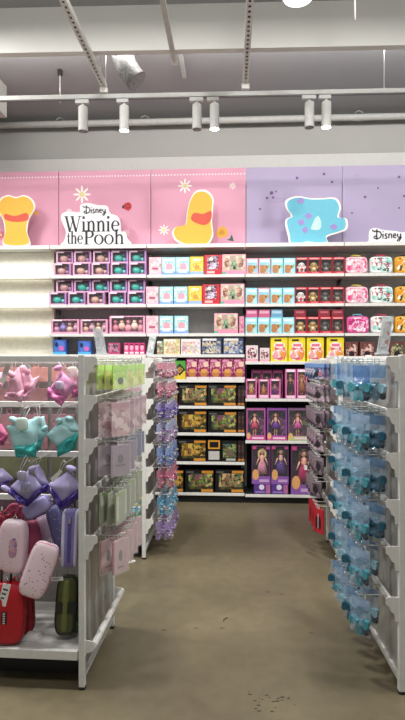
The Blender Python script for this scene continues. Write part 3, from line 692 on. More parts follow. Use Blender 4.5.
for k, off, tp in ((0, 1.0, 258), (1, 0.2, 288), (2, 0, 317.5)):
    z = LEV['D'][k]
    for i in range(4):
        kd = 'pk' if (i < 2 and k == 0) or (i == 1 and k == 1) else 'aq'
        a = 245.5 + off + i * 12.4; x, w, h = span(a, a + 11.6, tp, YF + .02, z)
        put('an' + kd, AN[kd], ('pink' if kd == 'pk' else 'pale blue') + ' box with brown animal', 'D', k, i, x, z, YF + .02, extra=f'lower {ORD[i]} from left', group='brown animal boxes on the doll bay')
    for i, nm in enumerate(('white', 'gold', 'dark', 'grey') if k != 2 else ('gold', 'gold', 'dark', 'grey')):
        a = 295.2 + off + i * 12.3; x, w, h = span(a, a + 11.5, tp - 1, YF + .02, z)
        put('fg' + nm, FG[nm], f'red-framed black window box with {nm} figurine', 'D', k, i, x, z, YF + .02, extra=ORD[i], group='red figurine boxes on the doll bay')
z = LEV['D'][2]
for i, (a, c) in enumerate(((246, '#c85a88'), (258.5, '#c85a80'), (271, '#6a9ec0'))):
    x, w, h = span(a, a + 11.5, 311, YF + .05, z)
    put('upr' + c, carton('toy_box', 'toy box', .114, .07, .075, M(c, .4), [('title_strip', 'r', .1, .5, .9, .85, M('#e8b0c4' if c != '#6a9ec0' else '#b8d8e4', .4))]), 'flat box lying on the animal boxes', 'D', 2, i, x, z + .16, YF + .035, extra=ORD[i] + ' from left')
for i, a in enumerate((294, 318, 331.5)):
    x, w, h = span(a, a + 11.5, 311, YF + .05, z)
    put('uprd', carton('toy_box', 'toy box', .114, .06, .07, M('#8a2434', .4), [('title_strip', 'r', .15, .5, .85, .8, M('#b8606a', .4))]), 'dark red flat box lying on figurine boxes', 'D', 2, i, x, z + .163, YF + .03, extra=ORD[i] + ' from left')
z = LEV['D'][3]
for i, (a, b, tp) in enumerate(((246, 258, 345.5), (260, 269.5, 348))):
    x, w, h = span(a, b, tp, YF + .02, z)
    put('wpk%d' % i, carton('toy_box', 'toy box', w, .1, h, M('#e4d0d4', .4), [('picture', 'b', .1, .2, .9, .85, MP(['#3a2c30', '#e8d8d8', '#c87a8a', '#5a4448'], 60)), ('pink_strip', 'r', 0, 0, 1, .15, M('#e0a0b0', .4))]), 'white and pink box with dark picture', 'D', 3, i, x, z, YF + .02)
YB_ = [('picture', 'b', .1, .05, .95, .62, MP(['#f2dcd8', '#e88a8a', '#f6efe8', '#e8a860', '#d85a6a'], 45)), ('dark_bar', 'r', .22, .84, .62, .92, M('#2a2620', .4)), ('pale_bubble', 'o', .18, .55, .85, .8, M('#f6e8ec', .4)), ('red_title', 'r', .28, .62, .75, .73, M('#e0788c', .4)), ('orange_spot', 'o', .6, .15, .9, .4, M('#e8924a', .4)), ('pink_spot', 'o', .15, .12, .45, .4, M('#e8a0a8', .4))]
for i, a in enumerate((270.8, 288.5, 307, 327)):
    x, w, h = span(a, a + 16.8, 337.5, YF + .02, z)
    put('yelb', carton('toy_box', 'toy box', .166, .1, h, M('#ecd52c', .4), YB_), 'bright yellow picture box', 'D', 3, i + 2, x, z, YF + .02, extra=ORD[i] + ' yellow from left')
PKF = M('#d86aa4', .4); PKIN = MP(['#a84a80', '#c870a0', '#8a3a68', '#d898b8'], 40)
z = LEV['D'][4]
def dollc(skin, hair, dress, long=True, frac=.66, x0=.0):
    return lambda t, w, d, h: doll(t, x0, .045, h * .14, h * frac, skin, hair, dress, long)
SK = '#dba88e'
sm = [('#f0d8c0', '#e8c050', '#e0a83a'), ('#c89a80', '#4a2c20', '#d8a030'), ('#d0a088', '#5a2c5a', '#7a3a9a')]
for i, (a, b, tp) in enumerate(((246, 256.8, 379), (258.6, 269, 379.5), (270, 280.6, 379))):
    x, w, h = span(a, b, tp, YF + .02, z)
    put('sd%d' % i, window_box('doll_box', 'doll box', w, .08, h, PKF, PKIN, (.012, .012, .02, .036), dollc(*sm[i]), [('white_foot', 'r', .1, .03, .9, .17, M('#f0c8dc', .4)), ('title_strip', 'r', .15, .9, .85, .98, M('#f4d8e4', .4))]),
        'small pink doll box', 'D', 4, i, x, z, YF + .02, extra='front row ' + ORD[i], group='doll boxes on the doll bay')
for i, a in enumerate((251.5, 262, 272.8)):
    x, w, h = span(a, a + 10, 370, YF + .13, z)
    put('sdb%d' % i, window_box('doll_box', 'doll box', w, .08, h, M('#9a4a78', .4), MP(['#5a2c48', '#7a4060', '#40203a'], 40), (.01, .01, .02, .036), dollc(SK, '#3a2420', '#8a4a6a'), [('title_strip', 'r', .1, .88, .9, .97, M('#b878a0', .4))]),
        'dark pink doll box standing behind', 'D', 4, i, x, z, YF + .12, extra=ORD[i] + ' of back row', group='doll boxes on the doll bay')
for i, (a, b) in enumerate(((285.5, 296), (297, 307.3))):
    x, w, h = span(a, b, 369.2, YF + .02, z)
    put('td%d' % i, window_box('doll_box', 'doll box', w, .08, h, M('#dc74ac', .4), PKIN, (.012, .012, .03, .03), dollc(['#b88468', '#c89478'][i], ['#2a1a18', '#c08a4a'][i], ['#2c2028', '#a86a48'][i], True, .74), [('white_title', 'r', .1, .9, .9, .985, M('#f4e4ec', .4)), ('white_foot', 'r', .1, .02, .9, .1, M('#f0d0e0', .4))]),
        'tall slim pink doll box', 'D', 4, 3 + i, x, z, YF + .02, extra=('left', 'right')[i] + ' of the two', group='doll boxes on the doll bay')
z = LEV['D'][5]
for i, (a, b, hair, dress, foot, fr) in enumerate(((246.3, 265.5, '#3a2030', '#c84468', '#c84a8c', '#a85a90'), (267, 287, '#5a3020', '#6a2a98', '#c85090', '#8a4a9c'), (288, 310.5, '#6a3a28', '#c85a9c', '#b8c47a', '#7a5a78'))):
    x, w, h = span(a, b, 408.5, YF + .02, z)
    put('ld%d' % i, window_box('doll_box', 'doll box', w, .08, h, M(fr, .4), MP(['#4a2a50', '#6a3a68', '#382040', '#8a5a80'] if i < 2 else ['#5a4a50', '#6a7a50', '#7a4a68', '#4a3a40'], 34), (.014, .014, .02, .05), dollc(SK, hair, dress, False, .74, -.01),
        [('foot_band', 'r', .0, .0, 1, .13, M(foot, .4)), ('face_print', 'o', .02, .04, .22, .24, M('#e0b070', .5)), ('title_strip', 'r', .3, .04, .9, .1, M('#ecc8dc', .4))]), ['purple box with red-dressed doll', 'purple box with violet-dressed doll', 'green-footed box with pink-dressed doll'][i], 'D', 5, i, x, z, YF + .02, group='doll boxes on the doll bay')
z = LEV['D'][6]
for i, a in enumerate((254, 271.5)):
    x, w, h = span(a, a + 16.6, 484, YF + .02, z)
    put('pb', carton('toy_box', 'toy box', w, .14, h, M('#5a3a8a', .4), [('white_oval', 'o', .3, .4, .62, .95, M('#e6dcec', .4)), ('pink_side', 'r', .72, .05, .98, .95, M('#b06a98', .4)), ('title_strip', 'r', .08, .1, .66, .26, M('#9a7ac0', .4))]), 'small purple box under a doll box', 'D', 6, i, x, z, YF + .02, extra=('left', 'right')[i] + ' one', group='purple boxes under the doll boxes')
    if i == 0: hpb = h
for i, (a, b, tp, hair, dress) in enumerate(((251.8, 270.5, 445.5, '#e4c890', '#d890a8'), (271.3, 288.7, 445.5, '#3a241c', '#5a3a8a'), (291, 315.5, 445.5, '#4a2a20', '#b02860'))):
    zb = z + hpb + .0008 if i < 2 else z
    x, w, h = span(a, b, tp, YF + .02, zb)
    put('bd%d' % i, window_box('doll_box', 'doll box', w, .1, h, M('#5c3a5c', .4), MP(['#3a2a3a', '#4c3648', '#2c2030'], 34), (.012, .012, .016, .05), dollc(SK, hair, dress, True, .78, .012),
        [('violet_foot', 'r', 0, 0, 1, .2, M('#8a5aa8', .4)), ('face_print', 'o', .03, .1, .38, .38, M('#dca468', .5)), ('title_strip', 'r', .4, .05, .92, .12, M('#c8a0d0', .4)), ('pink_corner', 'r', .04, .9, .24, .98, M('#c04880', .4)), ('white_collar', 'r', .54, .5, .66, .6, M('#e8dce0', .4)) if i == 2 else ('pink_tab', 'r', .76, .9, .96, .97, M('#b85090', .4))]),
        ['doll box with fair-haired doll in pale pink', 'doll box with dark-haired doll in violet', 'large doll box with brown-haired doll in crimson'][i], 'D', 6, i, x, zb, YF + .02, group='doll boxes on the doll bay')

# ---- bay E: rounded lunch bags
def lunch(body, cols, trim, top):
    def mk():
        t = thing('lunch_bag', '', 'lunch bag'); w, h, d = .218, .168, .09
        MB().sup((0, d / 2 + .004, h / 2), (w / 2, d / 2, h / 2), .35, .35, 28, 14).build('bag_body', M(body, .5), t)
        out = [(w * .44 * math.copysign(abs(math.cos(a)) ** .45, math.cos(a)), h / 2 + h * .42 * math.copysign(abs(math.sin(a)) ** .45, math.sin(a))) for a in [2 * PI * i / 28 for i in range(28)]]
        MB().prism(out, -.002, .012).build('printed_front', MP(cols, 38), t)
        MB().tube([(p[0] * 1.04, .004, h / 2 + (p[1] - h / 2) * 1.04) for p in out] + [(out[0][0] * 1.04, .004, out[0][1])], .005, 6).build('piping', M(trim, .5), t)
        MB().tube([(-.05, d / 2, h - .008), (-.045, d / 2, h + .012), (0, d / 2, h + .018), (.045, d / 2, h + .012), (.05, d / 2, h - .008)], .007, 6).build('handle', M(top, .5), t)
        MB().prism(crom([(-.05, h * .35), (-.03, h * .62), (.03, h * .66), (.06, h * .4), (.01, h * .26)]), -.0035, -.002).build('front_shape', MP(cols[::-1], 70), t)
        return t
    return mk
LB = {'rose': (lunch('#e8a0b8', ['#f0c8d4', '#d83a78', '#f4e4e0', '#e86a9a', '#d8a8b8'], '#f0d8dc', '#d8cc4a'), 'rose patterned lunch bag'),
      'mint': (lunch('#e4ece8', ['#e8f2ec', '#8fd0c8', '#f4f4f0', '#d85a78', '#b8e0d8', '#5a6a60'], '#f2f2f0', '#d03a5a'), 'mint and white lunch bag with red handle'),
      'yel': (lunch('#e8a830', ['#f0b838', '#f4ecd8', '#e89a28', '#4a3a20', '#f0d080'], '#e8a830', '#2a2420'), 'yellow lunch bag'),
      'mag': (lunch('#d84a94', ['#d83a88', '#f0c0d4', '#b82a70', '#e880b0', '#e8e0e8'], '#e06aa8', '#7ac0d0'), 'magenta lunch bag with blue handle')}
for k, row in ((0, [(345.5, 'rose'), (370.5, 'mint'), (395.5, 'yel')]), (1, [(346, 'rose'), (371, 'mint'), (396, 'yel')]), (2, [(347, 'mag'), (371.5, 'mint'), (396, 'yel')])):
    z = LEV['E'][k]
    for i, (a, kd) in enumerate(row):
        x, w, h = span(a, a + 22.5, 256, YF + .03, z)
        put('lb' + kd, LB[kd][0], LB[kd][1], 'E', k, i, x, z, YF + .03)
z = LEV['E'][3]
for i, (a, b) in enumerate(((345.5, 358), (360, 374.5), (390, 404.5))):
    x, w, h = span(a, b, 342, YF + .02, z)
    put('br%d' % i, carton('toy_box', 'toy box', w, .1, h, M('#6a3c38', .4), [('picture', 'b', .08, .1, .92, .9, MP(['#8a4a44', '#e0c8b8', '#4a2a2a', '#c8888a'] if i < 2 else ['#3a3a30', '#b8b088', '#6a7048'], 60)), ('dark_spot', 'o', .28, .15, .72, .5, M('#241c1e', .4))]), 'brown box with dark round picture', 'E', 3, i, x, z, YF + .02)

# ================================================================= aisle stands (gondolas)
PANEL = M('#a3a29e', 0.34, 0.1, var=0.02, scale=3)
def gondola(label, X, Y, rz, sd, depth, rows, hooks, hl, width=1.0, rails=(), bumper=None):
    """sd=+1: the aisle lies towards +x of the stand. u = towards the aisle, v = away from the viewer."""
    t = thing('display_stand', label, 'display stand', (X, Y, 0), rz, group='white display stands along the aisle')
    P = .027
    for (u, v) in ((0, P / 2), (0, depth - P / 2), (-width, P / 2), (-width, depth - P / 2)):
        p = MB().box(sd * u - P / 2, sd * u + P / 2, v - P / 2, v + P / 2, .012, 1.46, .003).build('post', WHITE, t)
        MB().lathe([(.012, 0), (.016, .004), (.016, .012)], 12, Matrix.Translation((sd * u, v, 0))).build('foot', DARK, p)
    MB().box(sd * -.006 - .004, sd * -.006 + .004, P, depth - P, .07, 1.42).build('side_panel', PANEL, t)
    MB().box(-.011, .011, P, depth - P, .045, .07, .002).build('bottom_rail', WHITE, t)
    MB().box(-.014, .014, P, depth - P, 1.42, 1.455, .002).build('top_rail', WHITE, t)
    xa, xb = sorted((sd * -width + sd * .018, -sd * .018))
    MB().box(xa, xb, depth - .09, depth - .08, .05, 1.42).build('back_panel', M('#97948f', .5), t)
    MB().box(xa, xb, 0.005, .03, 1.43, 1.455, .002).build('front_top_rail', WHITE, t)
    s_ = MB().box(xa, xb, .02, depth - .092, .135, .165, .002).build('base_shelf', M('#bdbcb9', .35), t)
    MB().box(xa, xb, .0, .02, .128, .168, .002).build('shelf_lip', WHITE, s_)
    MB().box(xa, xb, .10, .11, .012, .127).build('under_shelf_shade', DARK, t)  # dark sheet standing in for the shade under the open base shelf
    for z in rows:
        b = MB().box(sd * .045 - .006, sd * .045 + .006, .006, depth - .01, z - .018, z + .012, .002).build('hook_bar', WHITE2, t)
        prof = [(0, .02), (.05, .02), (.058, .012), (.058, -.012), (.044, -.02), (.034, -.045), (.022, -.052), (.017, -.085), (0, -.085)]
        for v in (.004, depth - .008):
            MB().prism([(sd * (.012 + u), z + w) for u, w in prof], v - .002, v + .002).build('end_bracket', WHITE2, b)
        for v in hooks:
            MB().tube([(sd * .05, v, z), (sd * (.05 + hl), v, z), (sd * (.058 + hl), v, z + .006), (sd * (.06 + hl), v, z + .014)], .0028, 6).tube([(sd * .05, v + .006, z - .012), (sd * .05, v - .006, z - .012)], .004, 6).build('hook', METAL, b)
    for z, vv, xs in rails:
        b = MB().box(xa, xb, vv, vv + .02, z - .018, z + .01, .002).build('front_rail', WHITE2, t)
        for x in xs:
            rl = .24 if z > .9 else .13
            MB().tube([(x - X, vv, z), (x - X, vv - rl, z), (x - X, vv - rl - .01, z + .012)], .0028, 6).build('hook', METAL, b)
    if bumper:
        b = MB().tube([(sd * .05, .012, bumper), (sd * .05, depth + .01, bumper)], .016, 10).build('bumper_bar', WHITE2, t)
        for v in (.006, depth - .008): MB().prism([(0, bumper + .03), (sd * .05, bumper + .022), (sd * .062, bumper), (sd * .05, bumper - .02), (sd * .02, bumper - .03), (0, bumper - .08)], v - .002, v + .002).build('end_bracket', WHITE2, b)
    m = Matrix.Translation((X, Y, 0)) @ Matrix.Rotation(rz, 4, 'Z')
    return lambda u, v, z: m @ Vector((sd * u, v, z))
NH = [.07, .18, .29, .40, .50]
R1L = [1.432, 1.265, 1.075, .868, .655]
G1L = gondola('near left white display stand with cloth pouches and cards', -.648, 2.31, R(-1.2), 1, .56, R1L, NH, .115, rails=[(1.435, .3, (-.93, -.72)), (1.22, .3, (-.93, -.76)), (.975, .3, (-.9, -.74)), (.76, .3, (-.98, -.865, -.685)), (.50, .3, (-.98, -.80, -.685))], bumper=.19)
R1R = [1.432, 1.211, 1.019, .818, .618, .399]
G1R = gondola('near right white display stand with clear blue bags',    .735, 2.35, R(1.0), -1, .56, R1R, NH, .12)
R2L = [1.425, 1.279, 1.13, .98, .81, .644, .45, .27]
FH = [.08, .2, .32, .43]
G2L = gondola('far left white display stand with glossy bauble packs', -.622, 3.83, 0, 1, .5, R2L, FH, .13)
R2R = [1.42, 1.27, 1.09, .92, .755, .565, .39]
G2R = gondola('far right white display stand with dark blister packs', .762, 3.79, 0, -1, .5, R2R, FH, .10)

# ---- hanging goods; local frame: hang hole at origin, front towards -y
def hang_tab(t, col, y0=.0015, y1=.0035):
    MB().box(-.014, -.0105, y0, y1, -.020, .0115).box(.0105, .014, y0, y1, -.020, .0115).box(-.0105, .0105, y0, y1, .008, .0115).box(-.0105, .0105, y0, y1, -.020, -.011).build('hang_tab', M(col, .4), t)
def card_pack(w, h, front, th=.006, fl=(), hole='#c0c0bc', film=True):
    def mk():
        t = thing('hanging_card_pack', '', 'card pack')
        MB().box(-w / 2, w / 2, 0, th, -h, -.018, .001).build('card', front, t)
        hang_tab(t, hole)
        for nm, shp, u0, v0, u1, v1, m in fl:
            mb = MB(); a, b, c, d = -w / 2 + u0 * w, -w / 2 + u1 * w, -h + v0 * (h - .018), -h + v1 * (h - .018)
            if shp == 'r': mb.box(a, b, -.001, 0, c, d)
            else: mb.ell((a + b) / 2, (c + d) / 2, (b - a) / 2, (d - c) / 2, -.001, 0, 12)
            mb.build(nm, m, t)
        if film: MB().box(-w / 2 - .002, w / 2 + .002, -.004, -.003, -h - .004, -.014).build('clear_sleeve', MC('#ffffff', .14, .15), t)
        return t
    return mk
def crumpled(t, w, h, film, ff, seed, amp=1.0):
    # crumpled clear bag
    bm = bmesh.new(); rnd = random.Random(seed); g = {}
    for j in range(7):
        for i in range(5):
            for s_ in (0, 1):
                edge = i in (0, 4) or j in (0, 6)
                yy = (0 if edge else (.012 + .01 * rnd.random())) * (1 if s_ else -1) * (1.5 if j > 2 else .6) * amp
                g[i, j, s_] = bm.verts.new((-w / 2 + w * i / 4 + (rnd.random() - .5) * .004, yy + .002 * (1 if s_ else -1), -.016 - (h - .016) * j / 6))
    for s_ in (0, 1):
        for j in range(6):
            for i in range(4):
                q = [g[i, j, s_], g[i + 1, j, s_], g[i + 1, j + 1, s_], g[i, j + 1, s_]]
                bm.faces.new(q if s_ else q[::-1])
    MB()._merge(bm).build('clear_bag', MC(film, ff, .05), t)
def bow_bag(w, h, card, bow, dark=True, film='#b8d4e8', ff=.2, seed=0, ch=.5):
    def mk():
        t = thing('hanging_bag', '', 'bagged accessory')
        hang_tab(t, '#8fa4b2')
        MB().box(-w * .42, w * .42, .004, .006, -h * ch, -.018).build('backing_card', card, t)
        zc = -h * .62; rnd = random.Random(seed + 50)
        mb = MB()
        for s_ in (-1, 1):
            T = Matrix.Translation((s_ * w * .04, -.008, zc)) @ Matrix.Rotation(s_ * rnd.uniform(.1, .5), 4, 'Y') @ Matrix.Rotation(rnd.uniform(-.3, .3), 4, 'Z')
            mb.prism(crom([(0, .004), (s_ * w * .22, h * .13), (s_ * w * .43, h * .11), (s_ * w * .45, -h * .06), (s_ * w * .2, -h * .06), (0, -.004)], 4), -.013, .008, T)
            mb.prism(crom([(0, 0), (s_ * w * .16, -h * .06), (s_ * w * .28, -h * .30), (s_ * w * .06, -h * .28), (-s_ * w * .02, -h * .1)], 4), -.01, .004, T)
        mb.sup((0, -.018, zc + .002), (w * .09, .012, h * .05), .7, .7, 8, 6)
        mb.build('bow', bow, t)
        if dark: MB().sup((w * .3, .0, zc - h * .2), (w * .17, .010, h * .12), .7, 1, 8, 6).build('dark_clip', M('#14181c', .3), t)
        crumpled(t, w, h, film, ff, seed, .8)
        return t
    return mk
def bauble_pack(w, h, c1, c2, film, seed=0):
    def mk():
        t = thing('hanging_bauble_pack', '', 'bagged accessory'); rnd = random.Random(seed)
        hang_tab(t, '#e4e4e8')
        MB().box(-w * .45, w * .45, .004, .006, -h * .5, -.016).build('backing_card', M(c2, .4, var=.15), t)
        mb = MB()
        for i in range(8):
            a, zz = rnd.uniform(-.34, .34) * w, -h * rnd.uniform(.42, .95); q = rnd.uniform(.07, .13) * w
            T = Matrix.Translation((a, -.006 - .014 * rnd.random(), zz)) @ Matrix.Rotation(rnd.uniform(0, 3), 4, 'Y')
            mb.sup((q * .9, 0, 0), (q, .010, q * .75), .7, .8, 8, 5, T).sup((-q * .9, 0, 0), (q, .010, q * .75), .7, .8, 8, 5, T)
        mb.build('glossy_bows', M(c1, .12, .35, var=.3, scale=60), t)
        for k in range(3): MB().sup((rnd.uniform(-.3, .3) * w, -.022, -h * rnd.uniform(.5, .9)), (w * .09, .008, w * .07), .6, .6, 8, 6).build('silver_charm', M('#e6e4ee', .08, .5), t)
        crumpled(t, w, h, film, .16, seed, .7)
        return t
    return mk
def aisle(G, sd, rz, row, z, hooks, hl, per, key, makers, desc, stand, nper=2, swv=(25, 50)):
    rr = random.Random(row * 31 + len(stand)); base = rr.uniform(*swv)
    for hi, v in enumerate(hooks):
        n = nper if isinstance(nper, int) else nper[hi % len(nper)]
        sw = base + rr.uniform(-3, 3)
        for q in range(n):
            u = .05 + hl * (1 - (.30 if n == 3 else .58 if stand == R1 else .34 if stand == R2 else .5) * q) - .008
            p = G(u, v, z)
            m = (hi + q) % len(makers)
            order = {2: ('outer', 'inner'), 3: ('outer', 'middle', 'inner'), 1: ('only one',)}[n][q]
            lab = f"{desc[m % len(desc)]}, {order}, {ORD[hi]} hook, {ORD[row]} row, {stand}"
            r = stamp(key + str(m), makers[m], lab, p, group=desc[0] + 's on the ' + stand)
            r.rotation_euler = (0, 0, sd * (PI / 2 - R(sw)) + rz)
L1, R1, L2, R2 = 'near left stand', 'near right stand', 'far left stand', 'far right stand'
neon = [card_pack(.1, .125, MP(['#b8e04a', '#d0ec6a', '#98cc38', '#e4f09a'], 30), fl=[('dark_print', 'o', .3, .2, .7, .5, M('#2c3a20', .4)), ('green_strip', 'r', 0, .75, 1, 1, M('#a8e028', .4))]),
        card_pack(.1, .125, MP(['#e0e060', '#d8d48a', '#c0c84a'], 30), fl=[('dark_print', 'o', .3, .15, .65, .45, M('#38341c', .4)), ('green_strip', 'r', 0, .75, 1, 1, M('#b8e848', .4))])]
aisle(G1L, 1, R(-1.2), 0, R1L[0], NH, .115, 2, 'neon', neon, ['neon green card pack', 'yellow-green card pack'], L1, 3, (18, 30))
pinkc = [card_pack(.09, .165, MP(['#c89aa0', '#d8b4b4', '#b88890', '#a06a78', '#e0c8c4'], 40), fl=[('pale_print', 'o', .2, .3, .7, .55, M('#e4ccc8', .4)), ('rose_strip', 'r', .0, .85, 1, 1, M('#b87888', .4))]),
         card_pack(.09, .17, MP(['#b8909a', '#cfa8ae', '#e0c4c4', '#946a78'], 40), fl=[('rose_print', 'o', .3, .2, .8, .45, M('#a85a70', .4))])]
aisle(G1L, 1, R(-1.2), 1, R1L[1], NH, .115, 2, 'pinkc', pinkc, ['dusty pink card pack', 'patterned pink card pack'], L1, 2)
mauve = card_pack(.1, .15, M('#8d7286', .5), fl=[('dark_print', 'o', .35, .42, .65, .7, M('#3c3038', .4)), ('caption', 'r', .25, .3, .75, .36, M('#54444e', .4)), ('spine', 'r', 0, 0, .08, 1, M('#74586c', .4))])
navy = card_pack(.09, .13, M('#4a4a78', .5, var=.1), fl=[('pale_print', 'o', .3, .3, .7, .6, M('#7478a8', .4))])
aisle(G1L, 1, R(-1.2), 2, R1L[2], NH[:2], .115, 2, 'mauve', [mauve], ['mauve notebook pack'], L1, 2, (36, 47))
aisle(G1L, 1, R(-1.2), 2, R1L[2], NH[2:], .115, 2, 'navy', [navy], ['dark blue notebook pack'], L1 + ' rear half', 2)
sage = [card_pack(.09, .155, M('#9aa382', .5, var=.12), fl=[('pale_strip', 'r', .1, .1, .3, .9, M('#c8ccb0', .4)), ('green_strip', 'r', 0, .85, 1, 1, M('#8ea860', .4))]), card_pack(.09, .16, M('#868c70', .5, var=.12), fl=[('pale_strip', 'r', .4, .1, .6, .9, M('#b4b89c', .4))])]
aisle(G1L, 1, R(-1.2), 3, R1L[3], NH, .115, 2, 'sage', sage, ['sage green card pack', 'olive card pack'], L1, 3, (10, 30))
blush = [card_pack(.09, .165, M('#c9a2a4', .5, var=.08), fl=[('leaf_print', 'o', .38, .35, .62, .7, M('#6a6a62', .4)), ('red_edge', 'r', 0, 0, .08, 1, M('#a04a54', .4)), ('caption', 'r', .3, .15, .7, .2, M('#8a6a6c', .4))])]
aisle(G1L, 1, R(-1.2), 4, R1L[4], NH[:4], .115, 2, 'blush', blush, ['blush pink card pack with leaf print'], L1, 2, (33, 47))

TEAL = M('#47909e', .25, .2, var=.35, scale=90); TEALD = M('#27566a', .25, .2, var=.35, scale=90); ICE = M('#90b6c4', .2, .2, var=.3, scale=90)
BC = M('#587496', .4, var=.25); BC2 = M('#7688a0', .4, var=.25); BC3 = M('#2f5c98', .4, var=.25)
bags_top = [bow_bag(.11, .185, BC3, TEAL, True, '#a8c4dc', .16, 1, .6), bow_bag(.11, .18, BC, ICE, True, '#b0c8dc', .16, 2, .42), bow_bag(.11, .18, BC2, TEALD, True, '#b8c8d4', .16, 3, .3)]
bags_low = [bow_bag(.1, .18, BC2, TEAL, True, '#a8c4dc', .24, 4, .3), bow_bag(.1, .17, BC, TEALD, True, '#98b8d4', .24, 5, .34), bow_bag(.1, .18, BC2, ICE, True, '#a8c0d4', .24, 6, .28)]
for r_, z in enumerate(R1R):
    aisle(G1R, -1, R(1.0), r_, z, NH, .12, 2, 'bag' if r_ == 0 else 'lowbag', bags_top if r_ == 0 else bags_low, ['clear blue bag with teal bow', 'clear bag with icy blue bow', 'clear bag with deep teal bow'], R1, (2, 2, 1, 2, 1) if r_ < 4 else (1, 2, 1, 1, 2), (30, 46))
cl = [('#d898a8', '#c88a9a', '#e8c8d0', 'pink'), ('#d08898', '#b88898', '#e8c8d0', 'rosy pink'), ('#7a64b4', '#8a80b0', '#c8c4e4', 'violet'), ('#b89ac4', '#90a0c0', '#d8d0e4', 'lilac'), ('#7088c0', '#7890b8', '#c0d0e8', 'cornflower'),
      ('#c8788e', '#a86078', '#e4b8c4', 'deep rose'), ('#6fb0d0', '#4a7a98', '#b8dcec', 'sky blue'), ('#a688c0', '#806a98', '#d4c4e4', 'purple')]
for r_, z in enumerate(R2L):
    c1, c2, fm, nm = cl[r_]
    h = .125 if r_ < 3 else .15
    aisle(G2L, 1, 0, r_, z, FH, .13, 2, 'bb%d' % r_, [bauble_pack(.08, h, c1, c2, fm, r_), bauble_pack(.08, h, c1, c2, fm, r_ + 20)], [f'{nm} bauble pack'], L2, 2, (25, 46))
bl = [card_pack(.11, .125, MP(['#4a5a88', '#7a80a0', '#2c3858', '#987888', '#b0b4c0'], 40), .012, [('dark_shape', 'o', .15, .1, .5, .5, M('#242830', .3)), ('blue_strip', 'r', 0, .75, 1, 1, M('#6a88b8', .4)), ('pink_shape', 'o', .5, .15, .85, .5, M('#a86878', .3))], film=False)]
bl2 = [card_pack(.1, .14, MP(['#6a6468', '#8a7a80', '#484048', '#b0a0a8', '#987888'], 45), .012, [('dark_shape', 'o', .2, .2, .7, .6, M('#2a2428', .3)), ('pale_shape', 'o', .45, .08, .8, .22, M('#a8909c', .3))], film=False)]
bl3 = [card_pack(.1, .14, MP(['#5a5058', '#786870', '#3c343c', '#8a7480'], 45), .012, [('dark_shape', 'o', .25, .2, .75, .7, M('#2c242c', .3)), ('pale_strip', 'r', 0, .8, 1, .95, M('#8a7c84', .3))], film=False)]
redp = [card_pack(.105, .19, M('#a82430', .35), .012, [('dark_slot', 'o', .2, .15, .45, .7, M('#281418', .3)), ('dark_slot', 'o', .55, .15, .8, .7, M('#301418', .3)), ('silver_strip', 'r', .46, .2, .54, .8, M('#b8a0a4', .3))], film=False)]
for r_, (mk, nm, key, npr, hk) in enumerate(((bl, 'blue blister pack', 'bl', 2, FH), (bl2, 'grey blister pack', 'bl2', 2, FH), (bl3, 'dark mauve blister pack', 'bl3', 2, FH), (bl2, 'pinkish grey blister pack', 'bl2', 1, FH), (bl3, 'dark blister pack', 'bl3', 1, FH[:3]), (bl3, 'dark brown blister pack', 'bl3', 1, FH[1:]), (redp, 'red blister pack', 'redp', 1, FH[:3]))):
    aisle(G2R, -1, 0, r_, R2R[r_], hk, .10, 1, key, mk, [nm], R2, npr, (30, 46))

# ================================================================= near left stand, side facing the camera
def lp(px, py, Y): x, z = at(px, py, Y); return x, Y, z
# packs hung flat on the back panel
BK = [('salmon pink card pack', '#e8a8a0', 364, 378, .0), ('dusty rose card pack', '#b48888', 385, 403, .0), ('rose card pack', '#b08088', 411, 446, .0), ('olive card pack', '#7c8060', 452, 474, .0), ('plum card pack', '#5c4450', 481, 520, 0)]
for r_, (nm, c, y0, y1, _) in enumerate(BK):
    for i in range(4):
        x, Y, z = lp(-18 + i * 27, y0, 2.765); _, _, z1 = lp(10, y1, 2.765)
        hgt = z - z1
        stamp('bk%d' % r_, card_pack(.122, hgt + .018, M(c, .5, var=.1), .006, [('printed_strip', 'r', .1, .15, .9, .35, M(c, .5, var=.3))], c, False),
              f"{nm} flat on the back panel, {ORD[i]} from left, behind the pouches", (x, Y, z), group='flat card packs on the near left stand back panel')

